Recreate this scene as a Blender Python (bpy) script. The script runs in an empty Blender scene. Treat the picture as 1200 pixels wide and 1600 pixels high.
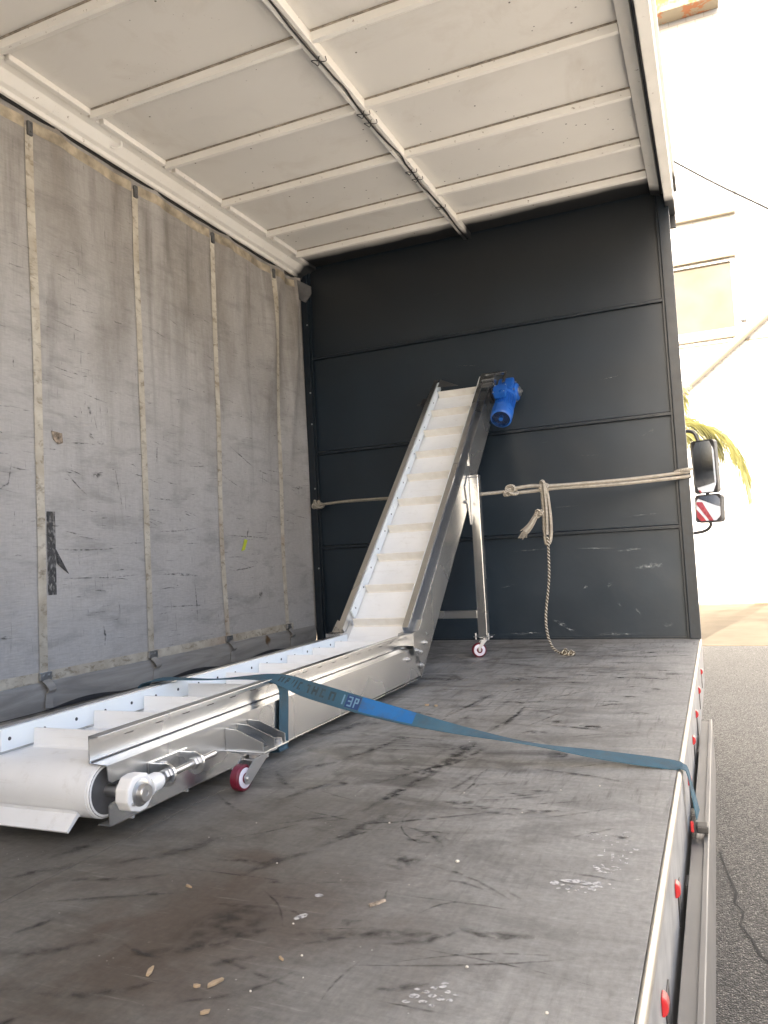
import bpy, bmesh, math, random
from mathutils import Vector, Matrix, noise as mnoise
random.seed(7)
sc = bpy.context.scene
COL = sc.collection
R = math.radians
GZ = -1.0            # asphalt level; the truck deck is z = 0
WY = 15.0            # white building facade

# ---------------------------------------------------------------- camera
cam_d = bpy.data.cameras.new('camera')
cam = bpy.data.objects.new('camera', cam_d)
COL.objects.link(cam)
cam_d.sensor_fit = 'VERTICAL'; cam_d.sensor_height = 24.0
cam_d.lens = 1206.7 / 1600 * 24.0
cam_d.clip_start = 0.02; cam_d.clip_end = 1000
Fw = Vector((-0.39185, 0.91819, 0.058086)); Rt = Vector((0.917226, 0.394802, -0.053183)); Up = Vector((0.071765, -0.032438, 0.996894))
mw = Matrix((Rt, Up, -Fw)).transposed().to_4x4()
mw.translation = (2.5667, -4.7527, 0.5545)
cam.matrix_world = mw
sc.camera = cam

# ---------------------------------------------------------------- sky, sun, exposure
SUN_T = Vector((0.20, 1.0, -0.518)).normalized()      # direction the light travels
elev = math.asin(-SUN_T.z)
world = bpy.data.worlds.new('World'); sc.world = world; world.use_nodes = True
wn = world.node_tree.nodes; wl = world.node_tree.links
sky = wn.new('ShaderNodeTexSky'); sky.sky_type = 'NISHITA'; sky.sun_disc = False
sky.sun_elevation = elev; sky.sun_rotation = math.atan2(-SUN_T.x, -SUN_T.y)
sky.air_density = 0.8; sky.dust_density = 8.0; sky.ozone_density = 1.0
wl.new(sky.outputs[0], wn['Background'].inputs[0])
wn['Background'].inputs[1].default_value = 0.15
sun_d = bpy.data.lights.new('sun', 'SUN'); sun_d.energy = 2.6; sun_d.angle = R(0.53); sun_d.color = (1.0, 0.93, 0.84)
sun = bpy.data.objects.new('sun', sun_d); COL.objects.link(sun)
sun.rotation_euler = SUN_T.to_track_quat('-Z', 'Y').to_euler(); sun.location = (-4, -20, 12)
sc.view_settings.view_transform = 'Standard'; sc.view_settings.look = 'None'
sc.view_settings.exposure = 2.45; sc.view_settings.gamma = 1.0
sc.view_settings.use_curve_mapping = False
sc.render.engine = 'CYCLES'
sc.cycles.max_bounces = 7; sc.cycles.diffuse_bounces = 5; sc.cycles.glossy_bounces = 4
sc.cycles.use_denoising = True
sc.cycles.sample_clamp_indirect = 10

# ---------------------------------------------------------------- node helper
class G:
    def __init__(s, name):
        s.m = bpy.data.materials.new(name); s.m.use_nodes = True
        s.t = s.m.node_tree; s.n = s.t.nodes; s.l = s.t.links
        s.b = s.n['Principled BSDF']
        s.tc = s.n.new('ShaderNodeTexCoord')
        s.obj = s.tc.outputs['Object']
    def set(s, sock, v):
        i = s.b.inputs[sock]
        if hasattr(v, 'is_linked') or isinstance(v, bpy.types.NodeSocket): s.l.new(v, i)
        elif isinstance(v, tuple) and len(v) == 3: i.default_value = (*v, 1)
        else: i.default_value = v
        return s
    def inp(s, node, k, v):
        i = node.inputs[k]
        if isinstance(v, bpy.types.NodeSocket): s.l.new(v, i)
        elif isinstance(v, tuple) and len(v) == 3 and i.type == 'RGBA': i.default_value = (*v, 1)
        else: i.default_value = v
    def map(s, scale=(1, 1, 1), loc=(0, 0, 0), rot=(0, 0, 0), src=None):
        n = s.n.new('ShaderNodeMapping'); s.l.new(src or s.obj, n.inputs[0])
        n.inputs['Scale'].default_value = scale; n.inputs['Location'].default_value = loc; n.inputs['Rotation'].default_value = rot
        return n.outputs[0]
    def noise(s, scale, detail=4, rough=.55, dist=0, vec=None, col=False):
        n = s.n.new('ShaderNodeTexNoise'); s.l.new(vec or s.obj, n.inputs['Vector'])
        n.inputs['Scale'].default_value = scale; n.inputs['Detail'].default_value = detail
        n.inputs['Roughness'].default_value = rough; n.inputs['Distortion'].default_value = dist
        return n.outputs['Color' if col else 'Fac']
    def vor(s, scale, vec=None, feat='F1', out='Distance'):
        n = s.n.new('ShaderNodeTexVoronoi'); s.l.new(vec or s.obj, n.inputs['Vector']); n.feature = feat
        n.inputs['Scale'].default_value = scale
        return n.outputs[out]
    def ramp(s, f, stops, interp='LINEAR'):
        n = s.n.new('ShaderNodeValToRGB'); s.l.new(f, n.inputs[0]); r = n.color_ramp; r.interpolation = interp
        while len(r.elements) < len(stops): r.elements.new(.5)
        for e, (p, c) in zip(r.elements, stops):
            e.position = p; e.color = (c, c, c, 1) if not isinstance(c, tuple) else (*c, 1)
        return n.outputs[0]
    def mix(s, f, a, b, mode='MIX'):
        n = s.n.new('ShaderNodeMix'); n.data_type = 'RGBA'; n.blend_type = mode
        s.inp(n, 0, f)
        for k, v in ((6, a), (7, b)):
            if isinstance(v, (int, float)): v = (v, v, v)
            s.inp(n, k, v)
        return n.outputs[2]
    def math(s, op, a, b=0.0, c=None, clamp=False):
        n = s.n.new('ShaderNodeMath'); n.operation = op; n.use_clamp = clamp
        s.inp(n, 0, a); s.inp(n, 1, b)
        if c is not None: s.inp(n, 2, c)
        return n.outputs[0]
    def sep(s, src=None):
        n = s.n.new('ShaderNodeSeparateXYZ'); s.l.new(src or s.obj, n.inputs[0]); return n.outputs
    def dist(s, p):
        n = s.n.new('ShaderNodeVectorMath'); n.operation = 'DISTANCE'; s.l.new(s.obj, n.inputs[0]); n.inputs[1].default_value = p
        return n.outputs['Value']
    def rng(s, v, a, b, c=0.0, d=1.0):
        n = s.n.new('ShaderNodeMapRange'); s.inp(n, 0, v)
        for k, x in enumerate((a, b, c, d)): n.inputs[k + 1].default_value = x
        return n.outputs[0]
    def bump(s, h, strength=.3, dist=.01):
        n = s.n.new('ShaderNodeBump'); s.l.new(h, n.inputs['Height'])
        n.inputs['Strength'].default_value = strength; n.inputs['Distance'].default_value = dist
        s.l.new(n.outputs[0], s.b.inputs['Normal']); return s

def simple(name, col, rough=.5, metal=0.0, var=.12, vs=30, bump=0):
    g = G(name)
    f = g.noise(vs, 5)
    c = g.mix(g.ramp(f, [(.3, 0), (.7, 1)]), tuple(x * (1 - var) for x in col), tuple(min(1, x * (1 + var)) for x in col))
    g.set('Base Color', c).set('Metallic', metal)
    g.set('Roughness', g.rng(g.noise(vs * .7, 4), .3, .7, max(0, rough - .07), min(1, rough + .07)))
    if bump: g.bump(g.noise(vs * 3, 4), bump, .004)
    return g.m

M = {}
# worn steel deck
g = G('deck_worn_steel')
x, y, z = g.sep()
n1 = g.noise(1.3, 5, .6, .4)
n2 = g.noise(1.0, 5, .68, .7, g.map((2.2, 12, 1), rot=(0, 0, R(9))))
n3 = g.noise(1.0, 5, .66, .9, g.map((9, 2.4, 1), rot=(0, 0, R(-24))))
c = g.mix(g.ramp(n1, [(.3, 0), (.7, 1)]), (.155, .147, .135), (.25, .242, .228))
c = g.mix(g.math('MULTIPLY', g.ramp(n2, [(.51, 0), (.66, 1)]), .7), c, (.085, .079, .070))
c = g.mix(g.math('MULTIPLY', g.ramp(n3, [(.52, 0), (.68, 1)]), .65), c, (.085, .078, .068))
c = g.mix(g.math('MULTIPLY', g.ramp(n2, [(.26, 1), (.44, 0)]), .4), c, (.30, .295, .285))
c = g.mix(g.math('MULTIPLY', g.ramp(n3, [(.28, 1), (.44, 0)]), .5), c, (.29, .283, .27))
# heavy dark smears, each with its own shape
sm = g.noise(2.6, 6, .6, 1.6, g.map((1.0, 2.3, 1), rot=(0, 0, R(28)), loc=(.3, .1, 0)))
c = g.mix(g.math('MULTIPLY', g.ramp(sm, [(.50, 0), (.63, 1)]), .72), c, (.058, .052, .045))
# old rusty-brown spill
gr_ = g.math('ADD', g.rng(g.dist((1.55, -3.75, 0)), .35, 1.05, 1, 0), g.math('MULTIPLY', g.math('SUBTRACT', g.noise(2.6, 5, .6, .9), .5), 1.3))
c = g.mix(g.math('MULTIPLY', g.ramp(gr_, [(.15, 0), (.8, 1)]), .66), c, (.080, .072, .060))
sp = g.math('ADD', g.rng(g.dist((1.80, -3.74, 0)), .10, .50, .9, 0), g.math('MULTIPLY', g.math('SUBTRACT', g.noise(4.2, 6, .65, .8), .5), 2.2))
c = g.mix(g.math('MULTIPLY', g.ramp(sp, [(.30, 0), (.85, 1)]), .85), c, (.066, .049, .037))
# turning arcs left by pallet truck wheels
dd = g.dist((1.92, -2.62, 0))
arc = g.math('SINE', g.math('MULTIPLY', g.math('ADD', dd, g.math('MULTIPLY', g.noise(2.5, 4), .05)), 95))
am = g.math('MULTIPLY', g.ramp(g.noise(3.1, 4, .6, .5), [(.48, 0), (.62, 1)]), g.rng(dd, .25, .95, 1, 0))
c = g.mix(g.math('MULTIPLY', g.math('MULTIPLY', g.ramp(arc, [(.35, 0), (.9, 1)]), am), .38), c, (.06, .056, .052))
# deck grows paler towards the loading edge; chalky dust
edge_pale = g.math('ADD', g.rng(x, 1.75, 2.45, 0, .85), g.math('MULTIPLY', g.math('SUBTRACT', g.noise(1.8, 6, .6, .6), .5), .9))
c = g.mix(g.math('MULTIPLY', g.ramp(edge_pale, [(.15, 0), (.95, 1)]), .6), c, (.30, .30, .293))
fine = g.noise(1.0, 6, .7, 0, g.map((5, 55, 1), rot=(0, 0, R(14))))
fmask = g.ramp(g.noise(1.7, 3), [(.40, 0), (.62, 1)])
c = g.mix(g.math('MULTIPLY', g.math('MULTIPLY', g.ramp(fine, [(.60, 0), (.72, 1)]), .35), fmask), c, (.36, .352, .335))
fine2 = g.noise(1.0, 6, .7, 0, g.map((55, 5, 1), rot=(0, 0, R(35))))
c = g.mix(g.math('MULTIPLY', g.math('MULTIPLY', g.ramp(fine2, [(.54, 0), (.66, 1)]), .65), g.ramp(g.noise(1.3, 3), [(.42, 0), (.6, 1)])), c, (.075, .07, .064))
spk = g.vor(55, None)
c = g.mix(g.math('MULTIPLY', g.ramp(spk, [(.05, 1), (.09, 0)]), g.ramp(g.noise(9, 3), [(.56, 0), (.62, 1)])), c, (.38, .37, .34))
gn = g.noise(70, 4, .7); gn2 = g.noise(1.0, 4, .7, 0, g.map((14, 170, 1), rot=(0, 0, R(9)))); gn3 = g.noise(1.0, 4, .7, 0, g.map((120, 16, 1), rot=(0, 0, R(-31))))
c = g.mix(1.0, c, g.rng(gn, .3, .7, .84, 1.16), 'MULTIPLY')
c = g.mix(1.0, c, g.rng(gn2, .3, .7, .93, 1.07), 'MULTIPLY')
c = g.mix(1.0, c, g.rng(gn3, .3, .7, .93, 1.07), 'MULTIPLY')
c = g.mix(1.0, c, (1.14, 1.135, 1.10), 'MULTIPLY')
g.set('Base Color', c).set('Metallic', .0).set('Specular IOR Level', .38)
g.set('Roughness', g.rng(g.math('ADD', g.math('MULTIPLY', n2, .5), g.math('MULTIPLY', n1, .5)), .3, .7, .74, .44))
g.bump(g.math('ADD', g.noise(14, 5), g.math('MULTIPLY', fine, .5)), .12, .006)
M['deck'] = g.m
M['deck_base'] = simple('deck_seam_dirt', (.03, .028, .026), .8)

# curtain fabric
g = G('curtain_fabric')
x, y, z = g.sep()
c = g.mix(g.ramp(g.noise(1.6, 5, .6), [(.3, 0), (.7, 1)]), (.43, .415, .40), (.53, .515, .495))
mil = g.math('ADD', g.rng(z, .9, 2.5, -.1, .75), g.math('MULTIPLY', g.math('SUBTRACT', g.noise(1.0, 6, .62, .5, g.map((1, 3.4, 1.0))), .5), 1.9))
c = g.mix(g.math('MULTIPLY', g.ramp(mil, [(.1, 0), (1.0, 1)]), .72), c, (.165, .138, .108))
stk = g.noise(1.0, 6, .62, .4, g.map((1, 3.2, 12)))
c = g.mix(g.math('MULTIPLY', g.ramp(stk, [(.50, 0), (.72, 1)]), .45), c, (.19, .178, .165))
drip = g.noise(1.0, 5, .6, .3, g.map((1, 9, .8)))
c = g.mix(g.math('MULTIPLY', g.ramp(drip, [(.52, 0), (.72, 1)]), g.rng(z, .6, 2.4, .05, .62)), c, (.13, .115, .10))
scr = g.noise(1.0, 5, .72, .3, g.map((1, 5, 95), rot=(R(5), 0, 0)))
c = g.mix(g.math('MULTIPLY', g.ramp(scr, [(.63, 0), (.67, 1)]), g.ramp(g.noise(2.4, 3), [(.44, .05), (.62, .85)])), c, (.09, .088, .088))
scr2 = g.noise(1.0, 5, .7, .4, g.map((1, 120, 7), rot=(R(-4), 0, 0)))
c = g.mix(g.math('MULTIPLY', g.ramp(scr2, [(.63, 0), (.67, 1)]), g.ramp(g.noise(3.1, 3), [(.46, 0), (.6, .85)])), c, (.10, .10, .10))
lit = g.noise(1.0, 5, .7, .3, g.map((1, 4, 60)))
c = g.mix(g.math('MULTIPLY', g.ramp(lit, [(.27, 1), (.36, 0)]), .35), c, (.52, .52, .53))
gn = g.noise(1.0, 5, .7, 0, g.map((1, 26, 150))); gn2 = g.noise(1.0, 5, .7, 0, g.map((1, 110, 22)))
c = g.mix(1.0, c, g.rng(gn, .3, .7, .90, 1.09), 'MULTIPLY')
c = g.mix(1.0, c, g.rng(gn2, .3, .7, .95, 1.05), 'MULTIPLY')
g.set('Base Color', c).set('Roughness', .62).set('Specular IOR Level', .35)
g.bump(g.math('ADD', g.noise(2.2, 5), g.math('MULTIPLY', g.noise(1, 5, .6, 0, g.map((1, 6, 60))), .25)), .35, .02)
M['curtain'] = g.m
g = G('curtain_skirt')
c = g.mix(g.ramp(g.noise(1, 6, .65, .5, g.map((1, 2, 16))), [(.35, 0), (.7, 1)]), (.23, .22, .205), (.40, .385, .36))
c = g.mix(g.ramp(g.noise(5, 4), [(.66, 0), (.72, 1)]), c, (.14, .085, .04))
g.set('Base Color', c).set('Roughness', .5); M['skirt'] = g.m
# stained cream webbing
g = G('webbing_cream')
c = g.mix(g.ramp(g.noise(9, 5, .6), [(.35, 0), (.65, 1)]), (.46, .41, .325), (.64, .60, .51))
c = g.mix(g.math('MULTIPLY', g.ramp(g.noise(1, 6, .7, .4, g.map((1, 14, 26))), [(.52, 0), (.66, 1)]), .75), c, (.20, .155, .10))
c = g.mix(g.math('MULTIPLY', g.ramp(g.noise(3, 4), [(.58, 0), (.7, 1)]), .5), c, (.36, .24, .16))
g.set('Base Color', c).set('Roughness', .8)
g.bump(g.noise(1, 2, .5, 0, g.map((1, 300, 300))), .2, .002); M['web'] = g.m
M['webdirty'] = simple('soiled_webbing', (.40, .34, .25), .85, 0, .45, 12)
# roof skin, turning dark next to the headboard
g = G('roof_panel_paint')
x, y, z = g.sep()
c = g.mix(g.ramp(g.noise(1.1, 5, .6), [(.3, 0), (.7, 1)]), (.72, .70, .655), (.78, .76, .72))
c = g.mix(g.math('MULTIPLY', g.ramp(g.noise(2.4, 6, .65, .6), [(.54, 0), (.74, 1)]), .35), c, (.48, .42, .34))
dots = g.vor(17, None)
c = g.mix(g.math('MULTIPLY', g.ramp(dots, [(.055, 1), (.09, 0)]), g.ramp(g.noise(6, 2), [(.49, 0), (.53, 1)])), c, (.10, .085, .07))
dots2 = g.vor(42, None)
c = g.mix(g.math('MULTIPLY', g.ramp(dots2, [(.05, 1), (.09, 0)]), g.ramp(g.noise(4, 2), [(.57, 0), (.62, .8)])), c, (.22, .18, .14))
hb_dark = g.math('ADD', g.rng(y, -.30, -.10, 0, 1), g.math('MULTIPLY', g.math('SUBTRACT', g.noise(3.0, 3), .5), .5))
c = g.mix(g.ramp(hb_dark, [(.35, 0), (.85, 1)]), c, (.014, .015, .016))
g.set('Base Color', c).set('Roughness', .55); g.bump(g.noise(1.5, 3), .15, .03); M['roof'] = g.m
g = G('roof_rib_paint')
x, y, z = g.sep()
c = g.mix(g.ramp(g.noise(4, 5), [(.3, 0), (.7, 1)]), (.80, .77, .71), (.87, .85, .80))
c = g.mix(g.math('MULTIPLY', g.ramp(g.noise(38, 5, .7), [(.64, 0), (.70, 1)]), .8), c, (.26, .2, .15))
hb_dark = g.math('ADD', g.rng(y, -.27, -.10, 0, 1), g.math('MULTIPLY', g.math('SUBTRACT', g.noise(4.0, 3), .5), .4))  # ribs also go dark close to the headboard
c = g.mix(g.ramp(hb_dark, [(.45, 0), (.95, 1)]), c, (.022, .024, .026))
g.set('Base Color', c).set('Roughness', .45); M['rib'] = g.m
# dark navy headboard paint
g = G('headboard_paint')
x, y, z = g.sep()
c = g.mix(g.ramp(g.noise(1.4, 5), [(.3, 0), (.7, 1)]), (.0065, .0145, .0235), (.0105, .0225, .0360))
c = g.mix(g.rng(z, 1.7, 2.4, 0, .75), c, (.0115, .0125, .0130))
du = g.math('ADD', g.rng(z, 0, .42, .42, -.25), g.math('MULTIPLY', g.math('SUBTRACT', g.noise(3.4, 6, .65, .6), .5), 1.5))
c = g.mix(g.math('MULTIPLY', g.ramp(du, [(.38, 0), (1.0, 1)]), .30), c, (.07, .088, .10))
sc1 = g.noise(1.0, 5, .7, .2, g.map((5, 1, 75), rot=(0, R(4), 0)))
c = g.mix(g.math('MULTIPLY', g.ramp(sc1, [(.68, 0), (.73, 1)]), g.ramp(g.noise(2.2, 3), [(.5, 0), (.65, .6)])), c, (.13, .15, .16))
ch = g.noise(11, 5, .7, .4)
c = g.mix(g.math('MULTIPLY', g.ramp(ch, [(.72, 0), (.76, 1)]), g.rng(z, 0, .45, .8, 0)), c, (.42, .44, .45))
g.set('Base Color', c).set('Roughness', g.rng(g.noise(2.0, 4), .3, .7, .36, .50)).set('Specular IOR Level', .5)
g.bump(g.math('ADD', g.noise(1.6, 2), g.math('MULTIPLY', g.noise(7, 3), .12)), .30, .04); M['head'] = g.m
M['head_rib'] = simple('headboard_rib_paint', (.006, .0125, .020), .4, var=.25)

# stainless steel, brushed
def steel(name, col, r0, r1, sc_):
    g = G(name)
    br = g.noise(1.0, 5, .6, 0, g.map(sc_))
    c = g.mix(g.ramp(g.noise(3.5, 4), [(.3, 0), (.7, 1)]), tuple(v * .86 for v in col), col)
    g.set('Base Color', c).set('Metallic', 1.0)
    g.set('Roughness', g.rng(g.noise(2.2, 2), .1, .9, r0 - .02, r1 + .04))
    return g.m
M['steel'] = steel('stainless_steel', (.64, .65, .655), .245, .275, (50, 2.5, 70))
M['zinc'] = steel('zinc_plated_steel', (.56, .56, .56), .3, .42, (90, 90, 90))
M['alu'] = steel('aluminium_profile', (.23, .23, .23), .40, .55, (140, 3, 140))
M['trim'] = steel('worn_edge_steel', (.40, .385, .35), .3, .5, (60, 4, 60))
M['darkmetal'] = simple('dark_painted_metal', (.05, .05, .055), .45, .3)
M['blackplastic'] = simple('black_plastic', (.022, .022, .023), .42)
M['rubber'] = simple('tyre_rubber', (.02, .02, .02), .8)
M['greymetal'] = simple('grey_painted_steel', (.11, .11, .112), .5, .2, .3, 14)

g = G('white_belt')
x, y, z = g.sep()
c = g.mix(g.ramp(g.noise(5, 4), [(.3, 0), (.7, 1)]), (.74, .75, .75), (.82, .83, .83))
c = g.mix(g.math('MULTIPLY', g.ramp(g.noise(24, 5, .7), [(.58, 0), (.72, 1)]), .25), c, (.45, .42, .36))
c = g.mix(g.math('MULTIPLY', g.ramp(g.noise(1.0, 5, .7, .3, g.map((5, 60, 60))), [(.56, 0), (.72, 1)]), .22), c, (.42, .38, .31))
g.set('Base Color', c).set('Roughness', .42); M['belt'] = g.m
g = G('cream_cleat')
c = g.mix(g.ramp(g.noise(11, 5, .65), [(.3, 0), (.7, 1)]), (.70, .665, .59), (.80, .785, .74))
g.set('Base Color', c).set('Roughness', .5); M['cleat'] = g.m
g = G('white_polymer')
c = g.mix(g.ramp(g.noise(4, 4), [(.3, 0), (.7, 1)]), (.72, .775, .80), (.78, .82, .83))
g.set('Base Color', c).set('Roughness', .35); g.set('Subsurface Weight', .15); g.b.inputs['Subsurface Radius'].default_value = (.01, .01, .012); M['poly'] = g.m
M['housing'] = simple('white_bearing_housing', (.80, .80, .78), .38, 0, .03)
M['blue'] = simple('blue_motor_paint', (.014, .10, .40), .33, 0, .12, 20)
M['bluedark'] = simple('blue_grille_paint', (.008, .035, .13), .5, 0, .2, 60)
M['red'] = simple('red_plastic', (.33, .012, .016), .4)
M['wheelred'] = simple('maroon_polyurethane', (.13, .008, .022), .35)
M['wheelhub'] = simple('lilac_white_nylon', (.68, .66, .74), .45)
M['tag'] = simple('yellow_green_tape', (.55, .62, .05), .5)
M['tape'] = simple('dark_tape_residue', (.07, .068, .066), .6, 0, .5, 22)
TAPE_ALPHA = True
M['patch'] = simple('torn_paper_label', (.30, .24, .18), .8, 0, .7, 60)
M['wood'] = simple('split_wood', (.40, .30, .19), .75, 0, .25, 60)
M['crumb'] = simple('pale_grit', (.62, .58, .5), .8, 0, .2, 80)
M['chalk'] = simple('chalky_print', (.56, .55, .53), .9, 0, .2, 90)
gt = M['chalk'].node_tree; nz = gt.nodes.new('ShaderNodeTexNoise'); nz.inputs['Scale'].default_value = 130; nz.inputs['Detail'].default_value = 4
tc_ = gt.nodes.new('ShaderNodeTexCoord'); gt.links.new(tc_.outputs['Object'], nz.inputs['Vector'])
rp_ = gt.nodes.new('ShaderNodeMapRange'); rp_.inputs[1].default_value = .32; rp_.inputs[2].default_value = .56; rp_.inputs[3].default_value = .12; rp_.inputs[4].default_value = .82
gt.links.new(nz.outputs['Fac'], rp_.inputs[0]); gt.links.new(rp_.outputs[0], gt.nodes['Principled BSDF'].inputs['Alpha'])
M['rib_joint'] = simple('rib_joint_brown', (.30, .26, .21), .8, 0, .4, 40)
def broken(mat, lo, hi, a0, a1, scale, stretch=(1, 1, 1), soft=False):
    t = mat.node_tree; nz = t.nodes.new('ShaderNodeTexNoise'); nz.inputs['Scale'].default_value = scale; nz.inputs['Detail'].default_value = 5
    tc_ = t.nodes.new('ShaderNodeTexCoord'); mp_ = t.nodes.new('ShaderNodeMapping'); mp_.inputs['Scale'].default_value = stretch
    t.links.new(tc_.outputs['Object'], mp_.inputs[0]); t.links.new(mp_.outputs[0], nz.inputs['Vector'])
    r_ = t.nodes.new('ShaderNodeMapRange')
    for k, v in enumerate((lo, hi, a0, a1)): r_.inputs[k + 1].default_value = v
    t.links.new(nz.outputs['Fac'], r_.inputs[0])
    res = r_.outputs[0]
    if soft:                                  # strokes fade towards their rims (UV: u along, v across)
        sx_ = t.nodes.new('ShaderNodeSeparateXYZ'); t.links.new(tc_.outputs['UV'], sx_.inputs[0])
        for ch, pw in ((1, 1.1), (0, .5)):
            a_ = t.nodes.new('ShaderNodeMath'); a_.operation = 'MULTIPLY_ADD'; t.links.new(sx_.outputs[ch], a_.inputs[0]); a_.inputs[1].default_value = 2; a_.inputs[2].default_value = -1
            b_ = t.nodes.new('ShaderNodeMath'); b_.operation = 'ABSOLUTE'; t.links.new(a_.outputs[0], b_.inputs[0])
            c_ = t.nodes.new('ShaderNodeMath'); c_.operation = 'SUBTRACT'; c_.inputs[0].default_value = 1.0; t.links.new(b_.outputs[0], c_.inputs[1]); c_.use_clamp = True
            d_ = t.nodes.new('ShaderNodeMath'); d_.operation = 'POWER'; t.links.new(c_.outputs[0], d_.inputs[0]); d_.inputs[1].default_value = pw
            e_ = t.nodes.new('ShaderNodeMath'); e_.operation = 'MULTIPLY'; t.links.new(res, e_.inputs[0]); t.links.new(d_.outputs[0], e_.inputs[1]); res = e_.outputs[0]
    t.links.new(res, t.nodes['Principled BSDF'].inputs['Alpha'])
broken(M['tape'], .34, .56, .15, .95, 40, (1, 2, 1))
M['scuff'] = simple('dark_scuff', (.050, .043, .036), .65, 0, .4, 30)
broken(M['scuff'], .36, .66, .0, .80, 42, (1, 1, 1), True)
M['scratch'] = simple('dark_scratch', (.085, .082, .080), .7, 0, .3, 30)
broken(M['scratch'], .36, .62, .0, .9, 45, (1, 1, 2), True)
M['cable'] = simple('black_cable', (.012, .012, .012), .5)

M['chip_paint'] = simple('bare_scrape', (.26, .29, .31), .6, 0, .3, 50)
broken(M['chip_paint'], .38, .62, .0, .8, 60, (1, 1, 1), True)
# rope with twisted yarn (uses the tube's own UV)
g = G('braided_rope')
uv = g.tc.outputs['UV']
u, v, _ = g.sep(uv)
w1 = g.math('SINE', g.math('ADD', g.math('MULTIPLY', u, 420), g.math('MULTIPLY', v, 12.566)))
w2 = g.math('SINE', g.math('SUBTRACT', g.math('MULTIPLY', u, 420), g.math('MULTIPLY', v, 12.566)))
wv = g.math('MULTIPLY', w1, w2)
c = g.mix(g.ramp(g.noise(30, 4), [(.3, 0), (.7, 1)]), (.47, .425, .35), (.66, .62, .53))
c = g.mix(g.math('MULTIPLY', g.ramp(wv, [(.0, 1), (.45, 0)]), .55), c, (.17, .14, .10))
g.set('Base Color', c).set('Roughness', .9); g.bump(wv, .8, .004); M['rope'] = g.m
g = G('twisted_rope')
uv = g.tc.outputs['UV']; u, v, _ = g.sep(uv)
wv = g.math('SINE', g.math('ADD', g.math('MULTIPLY', u, 330), g.math('MULTIPLY', v, 12.566)))
c = g.mix(g.ramp(wv, [(.25, 0), (.6, 1)]), (.12, .10, .07), (.60, .56, .47))
g.set('Base Color', c).set('Roughness', .9); g.bump(wv, .9, .004); M['rope_twist'] = g.m

# blue webbing of the lashing strap
def webbing(name, ca, cb, cc):
    g = G(name)
    uv = g.tc.outputs['UV']; u, v, _ = g.sep(uv)
    wv = g.math('MULTIPLY', g.math('SINE', g.math('MULTIPLY', u, 1250)), g.math('SINE', g.math('MULTIPLY', v, 75)))
    c = g.mix(g.ramp(g.noise(7, 5), [(.35, 0), (.65, 1)]), ca, cb)
    c = g.mix(g.math('MULTIPLY', g.ramp(wv, [(.3, 1), (.7, 0)]), .5), c, cc)
    c = g.mix(g.math('MULTIPLY', g.ramp(g.noise(16, 5, .7), [(.46, 0), (.68, 1)]), .6), c, (.055, .07, .075))
    g.set('Base Color', c).set('Roughness', .75); g.bump(wv, .5, .002); return g.m
M['strap'] = webbing('blue_webbing', (.032, .102, .15), (.058, .148, .205), (.016, .056, .09))
M['strap_new'] = webbing('bright_blue_webbing', (.008, .12, .33), (.014, .17, .43), (.004, .07, .22))
M['ink'] = simple('faded_dark_print', (.030, .050, .060), .8, 0, .35, 90)
M['inkbox'] = simple('navy_print', (.008, .035, .12), .7)
M['inkpale'] = simple('pale_blue_print', (.11, .21, .30), .7)

# asphalt
g = G('asphalt')
st = g.vor(140, None); stc = g.vor(140, None, out='Color')
big = g.noise(.8, 5)
c = g.mix(g.ramp(big, [(.3, 0), (.7, 1)]), (.019, .0188, .0184), (.029, .0284, .027))
sx, sy, sz = g.sep(stc)
c = g.mix(g.math('MULTIPLY', g.ramp(sx, [(.55, 0), (.95, 1)]), g.ramp(st, [(.25, 1), (.45, 0)])), c, (.19, .18, .17))
c = g.mix(g.ramp(sy, [(.6, 0), (.9, .5)]), c, (.025, .025, .025))
cw = g.noise(1.4, 5, .6); cr = g.vor(1.5, g.map((1, 1, 1)), 'DISTANCE_TO_EDGE')
cr2 = g.math('ADD', cr, g.math('MULTIPLY', g.math('SUBTRACT', g.noise(5, 4), .5), .10))
c = g.mix(g.math('MULTIPLY', g.ramp(cr2, [(.0, 1), (.012, 0)]), .8), c, (.012, .012, .012))
g.set('Base Color', c).set('Roughness', g.rng(sx, 0, 1, .75, .38))
g.bump(g.math('SUBTRACT', g.math('MULTIPLY', sz, .6), st), .9, .008); M['asphalt'] = g.m
g = G('bounce_concrete')
c = g.mix(g.ramp(g.noise(1.2, 6, .65), [(.3, 0), (.7, 1)]), (.34, .32, .285), (.43, .41, .37))
g.set('Base Color', c).set('Roughness', .85); g.bump(g.noise(40, 4), .3, .01); M['concrete'] = g.m
g = G('dusty_apron')
c = g.mix(g.ramp(g.noise(1.2, 4, .65), [(.3, 0), (.7, 1)]), (.115, .094, .066), (.155, .13, .092))
g.set('Base Color', c).set('Roughness', .95).set('Specular IOR Level', .2); M['apron'] = g.m
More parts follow.
